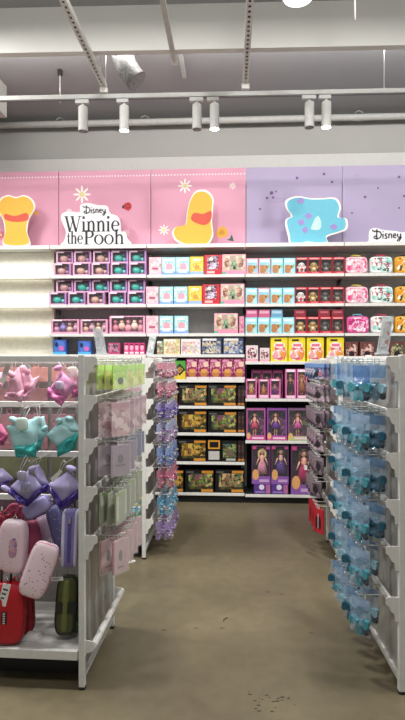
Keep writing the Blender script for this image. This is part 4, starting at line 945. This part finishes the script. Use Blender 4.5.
def pillow(mb, q, Y, th, nx=9, nz=9, wr=.0, seed=0, edge=.003):
    """soft cloth panel between four corners given as (x, z)"""
    rnd = random.Random(seed); p1, p2, p3 = rnd.random() * 6, rnd.random() * 6, rnd.uniform(3, 6)
    bm = bmesh.new(); g = {}
    for s_ in (0, 1):
        for j in range(nz + 1):
            for i in range(nx + 1):
                u, v = i / nx, j / nz
                x = (q[0][0] * (1 - u) + q[1][0] * u) * (1 - v) + (q[3][0] * (1 - u) + q[2][0] * u) * v
                z = (q[0][1] * (1 - u) + q[1][1] * u) * (1 - v) + (q[3][1] * (1 - u) + q[2][1] * u) * v
                b = (math.sin(PI * u) * math.sin(PI * v)) ** .5 if 0 < u < 1 and 0 < v < 1 else 0
                y = (edge + th * b) * (1 if s_ else -1) + wr * (math.sin(u * 9 + p1 + v * p3) + math.sin(v * 8 + p2 - u * 5)) * (.4 + b) * .5
                g[i, j, s_] = bm.verts.new((x, Y + y, z))
    for s_ in (0, 1):
        for j in range(nz):
            for i in range(nx):
                f = [g[i, j, s_], g[i + 1, j, s_], g[i + 1, j + 1, s_], g[i, j + 1, s_]]; bm.faces.new(f if s_ else f[::-1])
    rim = [(i, 0) for i in range(nx)] + [(nx, j) for j in range(nz)] + [(i, nz) for i in range(nx, 0, -1)] + [(0, j) for j in range(nz, 0, -1)]
    for a, b in zip(rim, rim[1:] + rim[:1]): bm.faces.new((g[a[0], a[1], 0], g[b[0], b[1], 0], g[b[0], b[1], 1], g[a[0], a[1], 1]))
    bmesh.ops.recalc_face_normals(bm, faces=bm.faces)
    for f in bm.faces: f.smooth = True
    return mb._merge(bm)
def pouch(label, hook, Y, body, hem, top, hemm, badges=(), ears=(), tagq=None, seed=0, th=.022, group='ruffled cloth pouches on the near left stand'):
    """hook, panels and hem measured on the plane y = Y, built as soft cloth with real thickness"""
    hx, hz = at(hook[0], hook[1], Y)
    t = thing('hanging_pouch', label, 'cloth pouch', (hx, Y, hz), group=group)
    L = lambda pts: [(at(a, b, Y)[0] - hx, at(a, b, Y)[1] - hz) for a, b in pts]
    for k, q in enumerate(body):
        pillow(MB(), L(q), .004 * k, th, wr=.006, seed=seed + k).build('pouch_body', top, t)
    for k, q in enumerate(hem):
        pillow(MB(), L(q), -.006, th * .7, 14, 5, .012, seed + 7 + k, .004).build('ruffled_hem', hemm, t)
    for (a, b, r, m) in badges:
        x, z = L([(a, b)])[0]; bg = MB().sup((x, -.036, z), (r, .007, r), .6, 1, 18, 8).build('round_badge', m, t)
    for (a, b, rx, rz_, rot_) in ears:
        x, z = L([(a, b)])[0]; MB().sup((0, 0, 0), (rx, .014, rz_), 1, .8, 12, 8, Matrix.Translation((x, -.012, z)) @ Matrix.Rotation(rot_, 4, 'Y')).build('bow_loop', top, t)
    if tagq: MB().prism(L(tagq), -.052, -.0505).build('price_tag', M('#dedcd8', .5), t)
    top_q = L([body[0][0], body[0][1]]); mx = sum(p[0] for p in top_q) / 2; mz = max(p[1] for p in top_q) - .012
    MB().tube([(mx - .004, 0, mz), (-.008, 0, -.004), (0, 0, .008), (.008, 0, -.004), (mx + .004, 0, mz)], .002, 6).build('hang_loop', M('#d8d8d8', .4), t)
    return t
PKT = M('#eeb6cc', .7, var=.10, scale=40); PKH = M('#e8a8c0', .6, var=.3, scale=120)
MGT = M('#e29cc8', .6, var=.2, scale=40); MGH = M('#d874ae', .5, var=.3, scale=120)
AQT = M('#b4e4e8', .6, var=.08, scale=30); AQH = M('#36aca8', .3, var=.5, scale=170)
LVT = M('#bab2de', .6, var=.08, scale=30); LVH = M('#432f88', .3, var=.7, scale=170)
CRM = M('#e4d8d2', .5)
pouch('pale pink ruffled pouch with white price tag, top left hook', (14, 361), 2.42, [[(8, 379), (19, 367), (24, 393), (8, 395)]], [[(6, 392), (24, 390), (22, 402), (5, 398)]], PKT, PKH, (), [(12, 374, .022, .014, .6)], [(11, 363), (16, 364), (9, 383), (4, 382)], seed=1)
pouch('pale pink pouch beside the tagged pink pouch, top row', (24, 362), 2.47, [[(20, 372), (27, 366), (35, 384), (22, 398)], [(24, 382), (39, 376), (33, 392), (24, 395)]], [[(22, 390), (33, 389), (29, 399), (20, 400)]], PKT, PKH, (), [(26, 370, .03, .02, .5)], [(25, 360), (29, 360), (36, 368), (32, 369)], seed=2)
pouch('pale pink pouch cut off by the left edge, top row', (-4, 364), 2.45, [[(-12, 374), (2, 372), (4, 381), (-10, 386)]], [[(-12, 384), (4, 380), (3, 387), (-12, 390)]], PKT, PKH, seed=12)
pouch('magenta sequin pouch turned like a diamond, top row right', (60, 361), 2.42, [[(61, 370), (76, 385), (66, 399), (50, 389)]], [[(49, 387), (67, 397), (62, 406), (47, 396)]], MGT, MGH, [(62, 385, .020, M('#c8b4d0', .4, var=.3, scale=90))], [(59, 368, .02, .013, -.4)], seed=3)
pouch('light pink pouch with cream round badge by the post, top row', (74, 361), 2.51, [[(71, 372), (79, 370), (81, 388), (73, 391)]], [[(72, 388), (81, 386), (80, 396), (72, 398)]], PKT, MGH, [(74.5, 372, .026, M('#ece0d8', .5))], (), seed=4)
pouch('hot pink cloth pouch cut off by left edge, second row', (0, 408), 2.44, [[(-8, 424), (1, 424), (9, 436), (-6, 442)]], [[(-8, 438), (9, 434), (4, 445), (-7, 446)]], M('#e07aa4', .6, var=.15), M('#b04878', .5, var=.3), seed=5)
pouch('aqua pouch with pale round badge, second row left', (28, 408), 2.40, [[(7, 426), (38, 417), (38, 446), (14, 449)]], [[(14, 445), (38, 443), (36, 457), (17, 457)]], AQT, AQH, [(25, 423, .030, M('#cfe4dc', .5))], [(16, 420, .03, .014, .45)], seed=6)
pouch('aqua pouch with small badge half behind, second row middle', (38, 406), 2.46, [[(34, 418), (44, 416), (48, 434), (36, 446)]], [[(34, 440), (44, 438), (41, 450), (36, 452)]], AQT, AQH, [(40, 420, .021, M('#c4dcd8', .5))], [(45, 428, .02, .012, -.5)], seed=7)
pouch('plain aqua pouch beside the white post, second row right', (61, 409), 2.42, [[(46, 435), (61, 420), (81, 432), (58, 448)], [(60, 418), (72, 416), (81, 432), (66, 436)]], [[(57, 445), (80, 431), (75, 449), (58, 457)]], AQT, AQH, (), [(60, 420, .018, .012, 0), (70, 418, .02, .012, .3)], seed=8)
pouch('lavender pouch with clear charms and sequin hem, third row left', (26, 457), 2.37, [[(10, 487), (28, 470), (42, 487), (28, 501)]], [[(9, 487), (28, 500), (27, 507), (9, 493)], [(28, 500), (42, 487), (42, 493), (28, 507)]], LVT, LVH, [(25, 474, .022, M('#b8b4cc', .25, .3, var=.2)), (29, 486, .024, M('#aaa6c4', .2, .4, var=.3, scale=60))], [(7, 488, .025, .012, .5), (33, 468, .02, .012, -.5)], seed=9)
pouch('lavender pouch behind the charm pouch, third row', (39, 458), 2.46, [[(34, 466), (39, 464), (50, 486), (38, 488)]], [[(37, 484), (50, 483), (48, 491), (38, 494)]], LVT, LVH, seed=10)
pouch('plain lavender pouch with dark sequin hem by the post', (64, 461), 2.40, [[(48, 484), (70, 470), (81, 489), (62, 503)]], [[(50, 484), (62, 501), (61, 510), (50, 491)], [(62, 501), (81, 487), (79, 499), (61, 510)]], LVT, LVH, (), [(72, 468, .028, .014, .3)], [(54, 476), (64, 467), (66, 469), (57, 480)], seed=11)
pouch('lavender pouch cut off by the left edge, third row', (-3, 460), 2.44, [[(-10, 472), (2, 468), (14, 479), (-8, 488)]], [[(-10, 483), (10, 480), (6, 488), (-8, 492)]], LVT, LVH, seed=13)
# scrunchies
for i, (px, py, lab) in enumerate(((2, 513, 'red-pink curled scrunchie bunch at the left edge'), (19, 512, 'pink curled scrunchie bunch above the pale pink case'))):
    x, Y, z = lp(px, py, 2.47); t = thing('hanging_scrunchie', lab, 'scrunchie', (x, Y, z + .03), group='scrunchies on the near left stand')
    mb = MB(); rnd = random.Random(i + 4)
    for k in range(7):
        cx_, cz_ = rnd.uniform(-.04, .04), rnd.uniform(-.07, -.01); r0 = .016 + .008 * rnd.random()
        mb.tube([(cx_ + r0 * math.cos(a * PI / 7), rnd.uniform(-.012, .012), cz_ + r0 * math.sin(a * PI / 7)) for a in range(15)], .006, 6)
    mb.build('curled_bands', M('#cf5c80' if i else '#c04a60', .5, var=.2, scale=60), t)
    MB().box(-.004, .004, -.001, .001, -.02, .0).build('hang_tab', M('#d8d0d4', .5), t)

def case(name, label, px, py, Y, w, d, h, mat, tilt, rz, parts, e=(.45, .5), cat='pencil case', group='soft cases hanging on the near left stand'):
    x, Yy, z = lp(px, py, Y)          # px,py = top centre
    t = thing(name, label, cat, (x, Yy, z), group=group); t.rotation_euler = (0, tilt, rz)
    MB().sup((0, 0, -h / 2), (w / 2, d / 2, h / 2), e[0], e[1], 28, 16).build('case_body', mat, t)
    parts(t, w, d, h)
    MB().tube([(0, 0, -.01), (-.008, 0, .012), (0, 0, .022), (.008, 0, .012), (0, 0, -.01)], .0022, 6).build('hang_loop', CHROME, t)
    return t
PKC = MD('#f0d6e0', '#dca4bc', 55, .16); PKD = MD('#f1d9e2', '#9a7890', 62, .2); SLT = MD('#6c6a9a', '#b0b0c8', 70, .2)
def pk_parts(t, w, d, h):
    MB().sup((0, 0, -.02), (w * .44, d * .42, .022), .7, .8, 20, 8).build('white_lid', M('#efdde4', .6), t)
    MB().prism(crom([(.0, -h * .62), (.0, -h * .35), (.03, -h * .3), (.036, -h * .55), (.02, -h * .66)]), -d / 2 - .001, -d / 2 + .004).build('printed_figure', MP(['#c890a8', '#8a7ab0', '#d8a8b8'], 70), t)
case('hanging_pencil_case', 'upright pale pink pencil case with white lid, lower left', 15, 520, 2.38, .122, .075, .236, PKC, R(3), R(-8), pk_parts)
def rim_parts(c, motif, n, seed):
    def f(t, w, d, h):
        MB().tube([(w * .5 * math.copysign(abs(math.cos(a)) ** .5, math.cos(a)) * .98, -d * .22, -h / 2 + h * .49 * math.copysign(abs(math.sin(a)) ** .5, math.sin(a))) for a in [2 * PI * k / 32 for k in range(33)]], .0035, 6).build('piping', M(c, .5), t)
    return f
case('hanging_pencil_case', 'tilted pale pink pencil case with tiny dark motifs', 49, 543, 2.35, .122, .06, .245, PKD, R(20), R(10), rim_parts('#d8889c', '#8a6a80', 34, 5))
case('hanging_pencil_case', 'deep rose pencil case behind the upright pale pink case', 29, 521, 2.50, .09, .06, .22, M('#a84a68', .6, var=.1), R(-8), R(20), rim_parts('#c87890', '#8a3050', 6, 6))
case('hanging_pencil_case', 'rose pencil case cut off by the left edge', -3, 527, 2.44, .075, .06, .23, M('#c88098', .6, var=.1), 0, 0, rim_parts('#e0a8b8', '#a85070', 6, 7))
case('hanging_pencil_case', 'lavender rolled case lying across above the tilted pink case', 50, 500, 2.43, .07, .06, .13, M('#a8a2d4', .6, var=.08), R(62), 0, rim_parts('#8a80c0', '#6a5aa0', 6, 8))
case('hanging_pencil_case', 'slate blue case with straps between pink and lavender cases', 52, 506, 2.51, .075, .05, .24, SLT, R(-18), 0, rim_parts('#3c3a60', '#b0b0c8', 12, 9))
case('hanging_pencil_case', 'pale grey-pink flat case behind the tilted pink case', 42, 516, 2.57, .1, .04, .2, M('#cdb8cc', .6, var=.06), R(-22), R(10), rim_parts('#b098b8', '#a890b0', 6, 10))
def zip_parts(t, w, d, h):
    for s_ in (-1, 1):
        MB().sup((s_ * w * .36, -.002, -h / 2), (w * .13, d * .53, h * .485), .4, .6, 16, 12).build('white_side', M('#dcd8ec', .6), t)
    MB().box(-.008, .008, -d / 2 - .003, -d / 2 + .004, -h * .88, -h * .1, .002).build('zip', M('#5c5494', .5, var=.3, scale=300), t)
    MB().box(-.005, .005, -d / 2 - .007, -d / 2 - .003, -h * .2, -h * .1).build('zip_pull', CHROME, t)
case('hanging_pencil_case', 'lavender case with white sides and purple zip by the post', 71.5, 509, 2.44, .078, .085, .262, M('#8f86c6', .6, var=.08), R(2), R(8), zip_parts)
def red_parts(t, w, d, h):
    MB().box(-.004, .02, -d / 2 - .002, -d / 2 + .003, -h * .64, -h * .44).build('black_label', BLACK, t)
    mb = MB()
    for k in range(5): mb.box(.003, .013, -d / 2 - .003, -d / 2 - .002, -h * .63 + k * .0105, -h * .63 + k * .0105 + .006)
    mb.build('label_lettering', M('#d8d0c8', .5), t)
    MB().tube([(w * .47 * math.copysign(abs(math.cos(a)) ** .5, math.cos(a)), -d * .3, -h / 2 + h * .48 * math.copysign(abs(math.sin(a)) ** .5, math.sin(a))) for a in [2 * PI * k / 32 for k in range(33)]], .004, 6).build('zip_piping', M('#8c0f1c', .5), t)
    MB().tube([(-.02, 0, -.01), (-.022, 0, .05), (0, 0, .075), (.022, 0, .05), (.02, 0, -.01)], .006, 6).build('carry_strap', M('#2a2428', .5), t)
REDB = M('#b81224', .55, var=.08)
case('hanging_bag', 'bright red zipped bag with small black label, bottom left', 6, 582, 2.36, .185, .07, .27, REDB, R(2), R(4), red_parts, cat='bag')
case('hanging_bag', 'darker red bag behind the labelled red bag', 20, 577, 2.46, .12, .06, .26, M('#9c0e20', .55, var=.08), R(-3), 0, rim_parts('#7a0a18', '#8a1020', 4, 11), cat='bag')
def olive_parts(t, w, d, h):
    MB().sup((-w * .05, -.004, -h / 2), (w * .22, d * .54, h * .47), .5, .6, 14, 10).build('light_stripe', M('#6a7038', .55, var=.1), t)
    MB().box(-w * .52, w * .52, -d * .58, d * .52, -h * .62, -h * .42, .004).build('black_band', M('#1c2018', .5), t)
    MB().tube([(w * .5 * math.copysign(abs(math.cos(a)) ** .5, math.cos(a)), -d * .3, -h / 2 + h * .5 * math.copysign(abs(math.sin(a)) ** .5, math.sin(a))) for a in [2 * PI * k / 32 for k in range(33)]], .005, 6).build('piping', M('#15180f', .5), t)
case('hanging_pencil_case', 'olive green case with black band above the base shelf', 69, 575, 2.42, .09, .06, .262, M('#474c26', .6, var=.12), R(4), R(10), olive_parts)
case('hanging_pencil_case', 'teal green patterned case beside the olive case', 80, 577, 2.50, .07, .05, .262, MP(['#3f7a58', '#2c5a48', '#5a9a70', '#356850'], 60, .6), R(4), 0, rim_parts('#1a2a20', '#7ab090', 6, 12))
def tagcard(label, px, py, Y, w, h, tilt):
    x, Yy, z = lp(px, py, Y); t = thing('hanging_price_tag', label, 'price tag', (x, Yy, z)); t.rotation_euler = (0, tilt, 0)
    MB().box(-w / 2, w / 2, 0, .0015, -h, 0, .0005).build('tag_card', M('#e8e6e4', .5), t)
    mb = MB()
    for k in range(3): mb.box(-w * .35, w * .3 - .004 * k, -.0006, 0, -h * (.3 + .2 * k), -h * (.22 + .2 * k))
    mb.build('printed_lines', M('#4a4a4c', .5), t)
    MB().tube([(0, 0, -.003), (.002, 0, .03)], .001, 5).build('string', M('#3a3a3c', .5), t)
tagcard('white price tag hanging in front of the red bag', 7, 584, 2.325, .036, .10, R(14))
tagcard('white shelf ticket between pink case and red bag', 21, 577, 2.39, .045, .018, R(2))
tagcard('white shelf ticket under the slate case', 57, 577, 2.39, .055, .018, R(-4))
# white scrap on base shelf
x, Y, z = lp(27, 644, 2.36)
t = thing('paper_scrap', 'white folded paper on the near left base shelf by red bag', 'paper', (x, 2.42, .166))
MB().prism([(-.04, 0), (.04, .0), (.03, .012), (-.02, .022)], -.03, .03).build('folded_sheet', M('#e0dedc', .6), t)

# ================================================================= far stands, side facing the camera
def front(stand, key, mk, label, px, py, Y, group):
    x, z = at(px, py, Y); return stamp(key, mk, label, (x, Y, z), 0, group)
whp = card_pack(.10, .115, M('#d9d4d2', .45), .01, [('pink_blob', 'o', .2, .3, .8, .8, M('#d49aa0', .4)), ('caption', 'r', .2, .08, .8, .18, M('#8a7a7c', .4))])
for i, px in enumerate((127, 137, 117)):
    for j, py in enumerate((361, 382)): front(L2, 'whp', whp, f"white card pack with pink blob, {('upper', 'lower')[j]} {('middle', 'right', 'left')[i]} one, facing front on far left stand", px, py, 3.95, 'white front packs on the far left stand')
bxp = card_pack(.085, .15, M('#c9a0a4', .45), .03, [('aqua_top', 'r', 0, .7, 1, 1, M('#9cc0c4', .4)), ('caption', 'r', .15, .4, .85, .5, M('#e4d4d4', .4))])
for i, px in enumerate((134, 122)): front(L2, 'bxp', bxp, f"pink box pack with aqua top, {('right', 'left')[i]} one, front of far left stand", px, 408, 3.95, 'pink box packs on the far left stand')
ptn = card_pack(.10, .19, MP(['#d8d4d4', '#c8c4c6', '#a89ca4', '#e4e0e0'], 60), .01, [('pale_shape', 'o', .3, .4, .7, .7, M('#c8b8bc', .4))])
for i, px in enumerate((136, 123)): front(L2, 'ptn', ptn, f"white patterned pack, {('right', 'left')[i]} one, front of far left stand", px, 460, 3.95, 'patterned packs on the far left stand')
bot = lambda c1, c2: (lambda: _bottle(c1, c2))
def _bottle(c1, c2):
    t = thing('toy_bottle', '', 'bottle')
    MB().lathe([(.018, 0), (.0195, .004), (.0195, .09), (.017, .12), (.010, .14), (.010, .15)], 14).build('bottle_body', M(c1, .25), t)
    MB().lathe([(.012, .15), (.013, .155), (.013, .185), (.009, .195)], 12).build('cap', M('#8fc4d8', .3), t)
    MB().lathe([(.0199, .03), (.0201, .034), (.0201, .078), (.0199, .082)], 14).build('label_band', M(c2, .4), t)
    return t
for i, (px, c) in enumerate(((122.5, 0), (128, 1), (134, 0), (139.5, 1))):
    x, _ = at(px, 500, 3.9)
    stamp('bot%d' % c, bot(*(('#3f7a48', '#d8c040'), ('#4a9a6a', '#2c5a80'))[c]), f"{('green and yellow', 'green and blue')[c]} capped bottle, {ORD[i]} from left on far left base shelf", (x, 3.9, .166), 0, 'capped bottles on the far left base shelf')
bot2 = card_pack(.075, .16, MP(['#4a8a4a', '#d8c83a', '#3a6a58', '#5a9ac0', '#c89a3a'], 40), .012, [('pale_shape', 'o', .2, .6, .8, .9, M('#8fc4d8', .4))])
for i, px in enumerate((127, 137)): front(L2, 'bot2', bot2, f"green and yellow card pack above the bottles, {('left', 'right')[i]} one, far left stand", px, 489, 3.98, 'green packs on the far left stand')
# right
rg = [('teal and brown card pack', MP(['#3f7a78', '#8a6a4a', '#2c4a50', '#a8a070'], 50), 360, .12), ('grey-pink card pack', MP(['#8a7c84', '#a8989c', '#686068'], 40), 385, .15), ('pale blue card pack', MP(['#8a9cb0', '#b0bcc8', '#6a7c98'], 40), 420, .16)]
for r_, (nm, m, py, h) in enumerate(rg):
    for i, px in enumerate((349, 361)): front(R2, 'rg%d' % r_, card_pack(.085, h, m, .01, [('printed_shape', 'o', .25, .3, .75, .7, M('#6a6468', .4))]), f"{nm}, {('left', 'right')[i]} one, front of far right stand", px, py, 3.92, 'front card packs on the far right stand')
for i, px in enumerate((347, 358)):
    x, z = at(px, 458, 3.92); lab = f"pink-headed toy with yellow body, {('left', 'right')[i]} one, far right stand front"
    def mk():
        t = thing('hanging_toy', '', 'toy')
        MB().sup((0, 0, -.035), (.03, .025, .03), nu=12, nv=8).build('toy_head', M('#d0a8a4', .5), t)
        MB().sup((0, 0, -.085), (.034, .028, .028), nu=12, nv=8).build('toy_body', M('#d8b83a', .5), t)
        MB().box(-.037, .037, .026, .03, -.15, .0).build('backing_card', M('#9a7c84', .5), t)
        MB().box(-.01, .01, .026, .03, 0, .012).build('hang_tab', M('#d8d0d4', .5), t)
        return t
    stamp('ytoy', mk, lab, (x, 3.92, z), 0, 'yellow toys on the far right stand')
for i, px in enumerate((347, 360)):
    front(R2, 'gpk', card_pack(.09, .17, M('#8aa860', .45), .012, [('dark_ring', 'o', .2, .5, .8, .85, M('#26302a', .4)), ('white_print', 'o', .35, .2, .7, .5, M('#d0d8d0', .4))]), f"lime green pack with dark ring, {('left', 'right')[i]} one, far right stand front", px, 515, 3.92, 'lime packs on the far right stand')

# ---- clear card holders on top of the stands
def holder(label, px0, px1, py, Y, ztop, tilt, c):
    a, z = at(px0, py, Y); b, _ = at(px1, py, Y); w = b - a; h = z - ztop
    t = thing('card_holder', label, 'card holder', ((a + b) / 2, Y, ztop), tilt, group='clear card holders on the stands')
    MB().box(-w / 2, w / 2, -.003, .003, .008, h, .001, Matrix.Shear('XY', 4, (.18 * (1 if tilt >= 0 else -1), 0))).build('clear_sheet', MC('#eef2f6', .45, .15), t)
    MB().box(-w * .32, w * .32, -.0045, -.0032, h * .2, h * .85, 0, Matrix.Shear('XY', 4, (.18 * (1 if tilt >= 0 else -1), 0))).build('printed_card', MP(c, 60), t)
    MB().box(-w * .5, w * .5, -.02, .02, 0, .008, .002).build('foot', MC('#eef2f6', .5, .15), t)
holder('clear card holder tilted on the near right stand', 376, 388, 316, 2.36, 1.4605, R(12), ['#e4e6e8', '#d8dcde', '#f0f0f0', '#c8a0a4'])
holder('clear card holder on the near left stand top', 97, 107, 328, 2.45, 1.4605, R(-10), ['#d8d8dc', '#c0c8d4', '#e4e0e4'])
holder('small clear card holder on the far left stand top', 146, 153, 334, 3.85, 1.4605, R(0), ['#d8dcdc', '#a8b8b0', '#e4e4e0'])

# ================================================================= ceiling fittings
TY, TZ = 4.3, 3.515
t = thing('lighting_track', 'long white ceiling track carrying six spotlights', 'lighting track', (0, TY, TZ), R(.7))
TRK = M('#b9b9b5', .45)
MB().box(-3.2, 3.2, -.017, .017, 0, .034, .002).build('rail', TRK, t)
MB().box(-3.2, 3.2, -.01, .01, -.006, 0).build('slot', M('#6e6e6c', .5), t)
ax, _ = at(60, 100, TY)
for x in (-2.2, -1.0, .127, 1.2, 2.2):
    MB().tube([(x, 0, .034), (x, 0, 4.06 - TZ)], .004, 6).build('suspension_rod', METAL, t)
SPX = [83.5, 124.5, 197, 214.5, 309.5, 326.5]
for i, px in enumerate(SPX):
    x, _ = at(px, 110, TY); lit = i % 2 == 1; ty = TY + x * math.tan(R(.7))
    nm = ('left', 'middle', 'right')[i // 2]
    t = thing('track_spotlight', f"{'lit' if lit else 'unlit'} white cylinder spotlight, {nm} pair on the ceiling track", 'spotlight', (x, ty, TZ), R(.7), 'cylinder spotlights on the ceiling track')
    dx = -.035 if lit else .0
    MB().box(-.06, .035 if lit else .05, -.018, .018, -.036, -.0062, .003).build('adapter', TRK, t)
    MB().tube([(0, 0, -.036), (0, 0, -.06)], .012, 10).build('swivel', TRK, t)
    b = MB().lathe([(.030, -.058), (.037, -.062), (.038, -.07), (.038, -.25), (.037, -.256), (.035, -.256), (.035, -.252)], 24).build('lamp_body', M('#bcbcb8', .45), t)
    if lit:
        MB().lathe([(.001, -.2525), (.0345, -.2525), (.0345, -.2556), (.02, -.262), (.001, -.264)], 24).build('glowing_lens', M('#fff6e6', .4, emit=22), b)
        spot('spot_light', (x, ty, TZ - .272), (x, ty + .55, 1.6), 9, 118, .9, .033)
    else:
        MB().lathe([(.001, -.2525), (.0345, -.2525), (.0345, -.2545), (.001, -.2545)], 24).build('dark_lens', M('#8a8a88', .3), b)
def channel(label, X, y0, y1, z):
    t = thing('slotted_channel', label, 'metal channel', (X, y0, z), 0, 'slotted metal channels under the ceiling')
    L = y1 - y0
    mb = MB().box(-.022, -.008, 0, L, 0, .004).box(.008, .022, 0, L, 0, .004).box(-.022, -.018, 0, L, .004, .04).box(.018, .022, 0, L, .004, .04)
    for k in range(int(L / .05) + 1): mb.box(-.008, .008, k * .05 - (.012 if k else 0), min(L, k * .05 + .012), 0, .004)
    mb.build('channel_profile', WHITE2, t)
    MB().box(-.017, .017, 0, L, .034, .038).build('dark_core', M('#3a3a3c', .6), t)
    for v in (.25, L - .12): MB().tube([(0, v, .004), (0, v, 4.055 - z)], .004, 6).build('threaded_rod', METAL, t)
    MB().box(-.03, .03, L - .03, L, -.04, 0, .002).build('end_clip', WHITE2, t)
channel('left slotted metal channel running up to the track', -1.01, 2.6, 4.28, 3.592)
channel('right slotted metal channel above the middle spotlights', .115, 2.6, 4.28, 3.592)
t = thing('ceiling_conduit', 'thin white conduit fixed along beam and ceiling between channels', 'conduit', (-.43, 2.6, 3.70))
MB().box(-.018, .018, 0, 1.52, -.01, .018, .002).build('beam_section', M('#c9c8c4', .6), t)
MB().box(-.018, .018, 1.52, 2.4, .33, .358, .002).build('ceiling_section', M('#c2c1be', .6), t)
MB().box(-.025, .025, 1.5, 1.54, -.012, .022, .002).build('junction_clip', WHITE2, t)
t = thing('water_pipe', 'grey white pipe running along the back wall under the ceiling', 'pipe', (0, 5.78, 3.975))
MB().tube([(-5.9, 0, 0), (5.9, 0, 0)], .034, 14).build('pipe', M('#c9c8c4', .5), t)
for px in (60, 145, 359):
    x, _ = at(px, 118, 5.78)
    MB().tube([(x - .045, 0, .0), (x - .04, 0, .05), (x, 0, .07), (x + .04, 0, .05), (x + .045, 0, 0), (x + .03, 0, -.036), (x - .03, 0, -.036), (x - .045, 0, 0)], .007, 6).tube([(x, 0, .07), (x, 0, .08)], .006, 6).build('pipe_clamp', M('#b4b4b2', .4, .3), t)
x0, z0 = at(60, 118, 5.3); x1, z1 = at(60, 80, 4.95)
t = thing('ceiling_rod', 'thin hanging rod with black anchor beside the left channel', 'rod', (at(60, 80, 4.85)[0], 4.85, 4.06))
MB().tube([(0, 0, 0), (0, 0, -.3)], .004, 6).build('rod', METAL, t)
MB().box(-.018, .018, -.018, .018, -.05, 0, .003).build('anchor', BLACK, t)
t = thing('flexible_duct', 'grey flexible duct coming down behind the beam', 'duct', (0, 0, 0))
pth = [at(a, b, 4.4) + (4.4,) for a, b in ((119, 41), (121, 50), (124, 60), (128, 69), (134, 78), (138, 82))]
cp = []
for i in range(len(pth) - 1):
    for k in range(6): cp.append(tuple(pth[i][j] + (pth[i + 1][j] - pth[i][j]) * k / 6 for j in range(3)))
MB().tube([(c[0], c[2], c[1]) for c in cp], [.085 + .006 * (i % 2) for i in range(len(cp))], 16).build('duct_sleeve', M('#7c7b7a', .5, .2, var=.45, scale=70), t)
t = thing('ceiling_duct', 'pale boxed duct at the upper left behind the beam', 'duct', (-2.55, 4.4, 3.75))
MB().box(-.4, .4, 0, .7, 0, .3, .004).build('duct_body', M('#bdbcb8', .6), t)
MB().box(-.41, .41, -.015, 0.0, -.01, .31, .002).build('duct_flange', M('#c6c5c1', .6), t)
lx, lz = at(298, -2, 3.3)
t = thing('ceiling_lamp', 'glowing round ceiling lamp cut off at the top edge', 'lamp', (lx, 3.3, lz))
MB().lathe([(.09, .0), (.10, .01), (.10, .05), (.02, .06), (.02, 4.06 - lz)], 24).build('lamp_housing', WHITE2, t)
MB().lathe([(.001, -.002), (.085, -.002), (.085, 0), (.001, 0)], 24).build('diffuser', M('#fffdf8', .4, emit=5), t)
t = thing('ceiling_rod', 'short white rod hanging at the upper right', 'rod', (at(355, 10, 3.45)[0], 3.45, 4.06))
MB().tube([(0, 0, 0), (0, 0, at(355, 20, 3.45)[1] - 4.06)], .006, 8).build('rod', WHITE2, t)
MB().box(-.02, .02, -.02, .02, -.02, 0, .003).build('anchor', WHITE2, t)

# ================================================================= little things on the floor
def floor_at(px, py):
    x, z = (px - 202.5) / FOC, (360 - py) / FOC
    y2 = math.cos(CAM_PITCH) + z * math.sin(CAM_PITCH); z2 = z * math.cos(CAM_PITCH) - math.sin(CAM_PITCH)
    k = -CAM_H / z2
    return (x * math.cos(CAM_YAW) - y2 * math.sin(CAM_YAW)) * k, (x * math.sin(CAM_YAW) + y2 * math.cos(CAM_YAW)) * k
x, y = floor_at(131, 562)
t = thing('paper_scrap', 'tiny white paper scrap on the floor beside the left stands', 'paper', (x, y, .0005), .4)
MB().prism([(-.025, 0), (.02, 0), (.03, .006), (-.01, .009)], -.015, .015).build('scrap', M('#d8d6d0', .6), t)
x, y = floor_at(225, 620)
t = thing('hair_clip', 'small brown clip lying on the aisle floor', 'clip', (x, y, .003), 1.2)
MB().tube([(-.02, 0, 0), (0, .006, .001), (.02, .0, 0), (.022, -.006, 0)], .0028, 6).build('clip_wire', M('#4a3a28', .5), t)
rnd = random.Random(5); mb = MB()
for k in range(22):
    px, py = rnd.gauss(264, 12), rnd.gauss(700, 5); x, y = floor_at(px, py); r0 = rnd.uniform(.002, .007)
    mb.lathe([(r0, 0), (r0 * .8, .0008)], 7, Matrix.Translation((x, y, .0002)) @ Matrix.Diagonal((1.6, .8, 1, 1)))
for px, py in ((268, 592), (282, 594), (311, 633), (222, 628), (196, 628), (164, 630)):
    x, y = floor_at(px, py); mb.lathe([(.008, 0), (.006, .0006)], 7, Matrix.Translation((x, y, .0002)) @ Matrix.Diagonal((2, .6, 1, 1)))
o = mb.build('floor_specks', M('#3c352a', .6)); tag(o, 'scattered dark specks of dirt on the aisle floor', 'dirt'); o['kind'] = 'stuff'
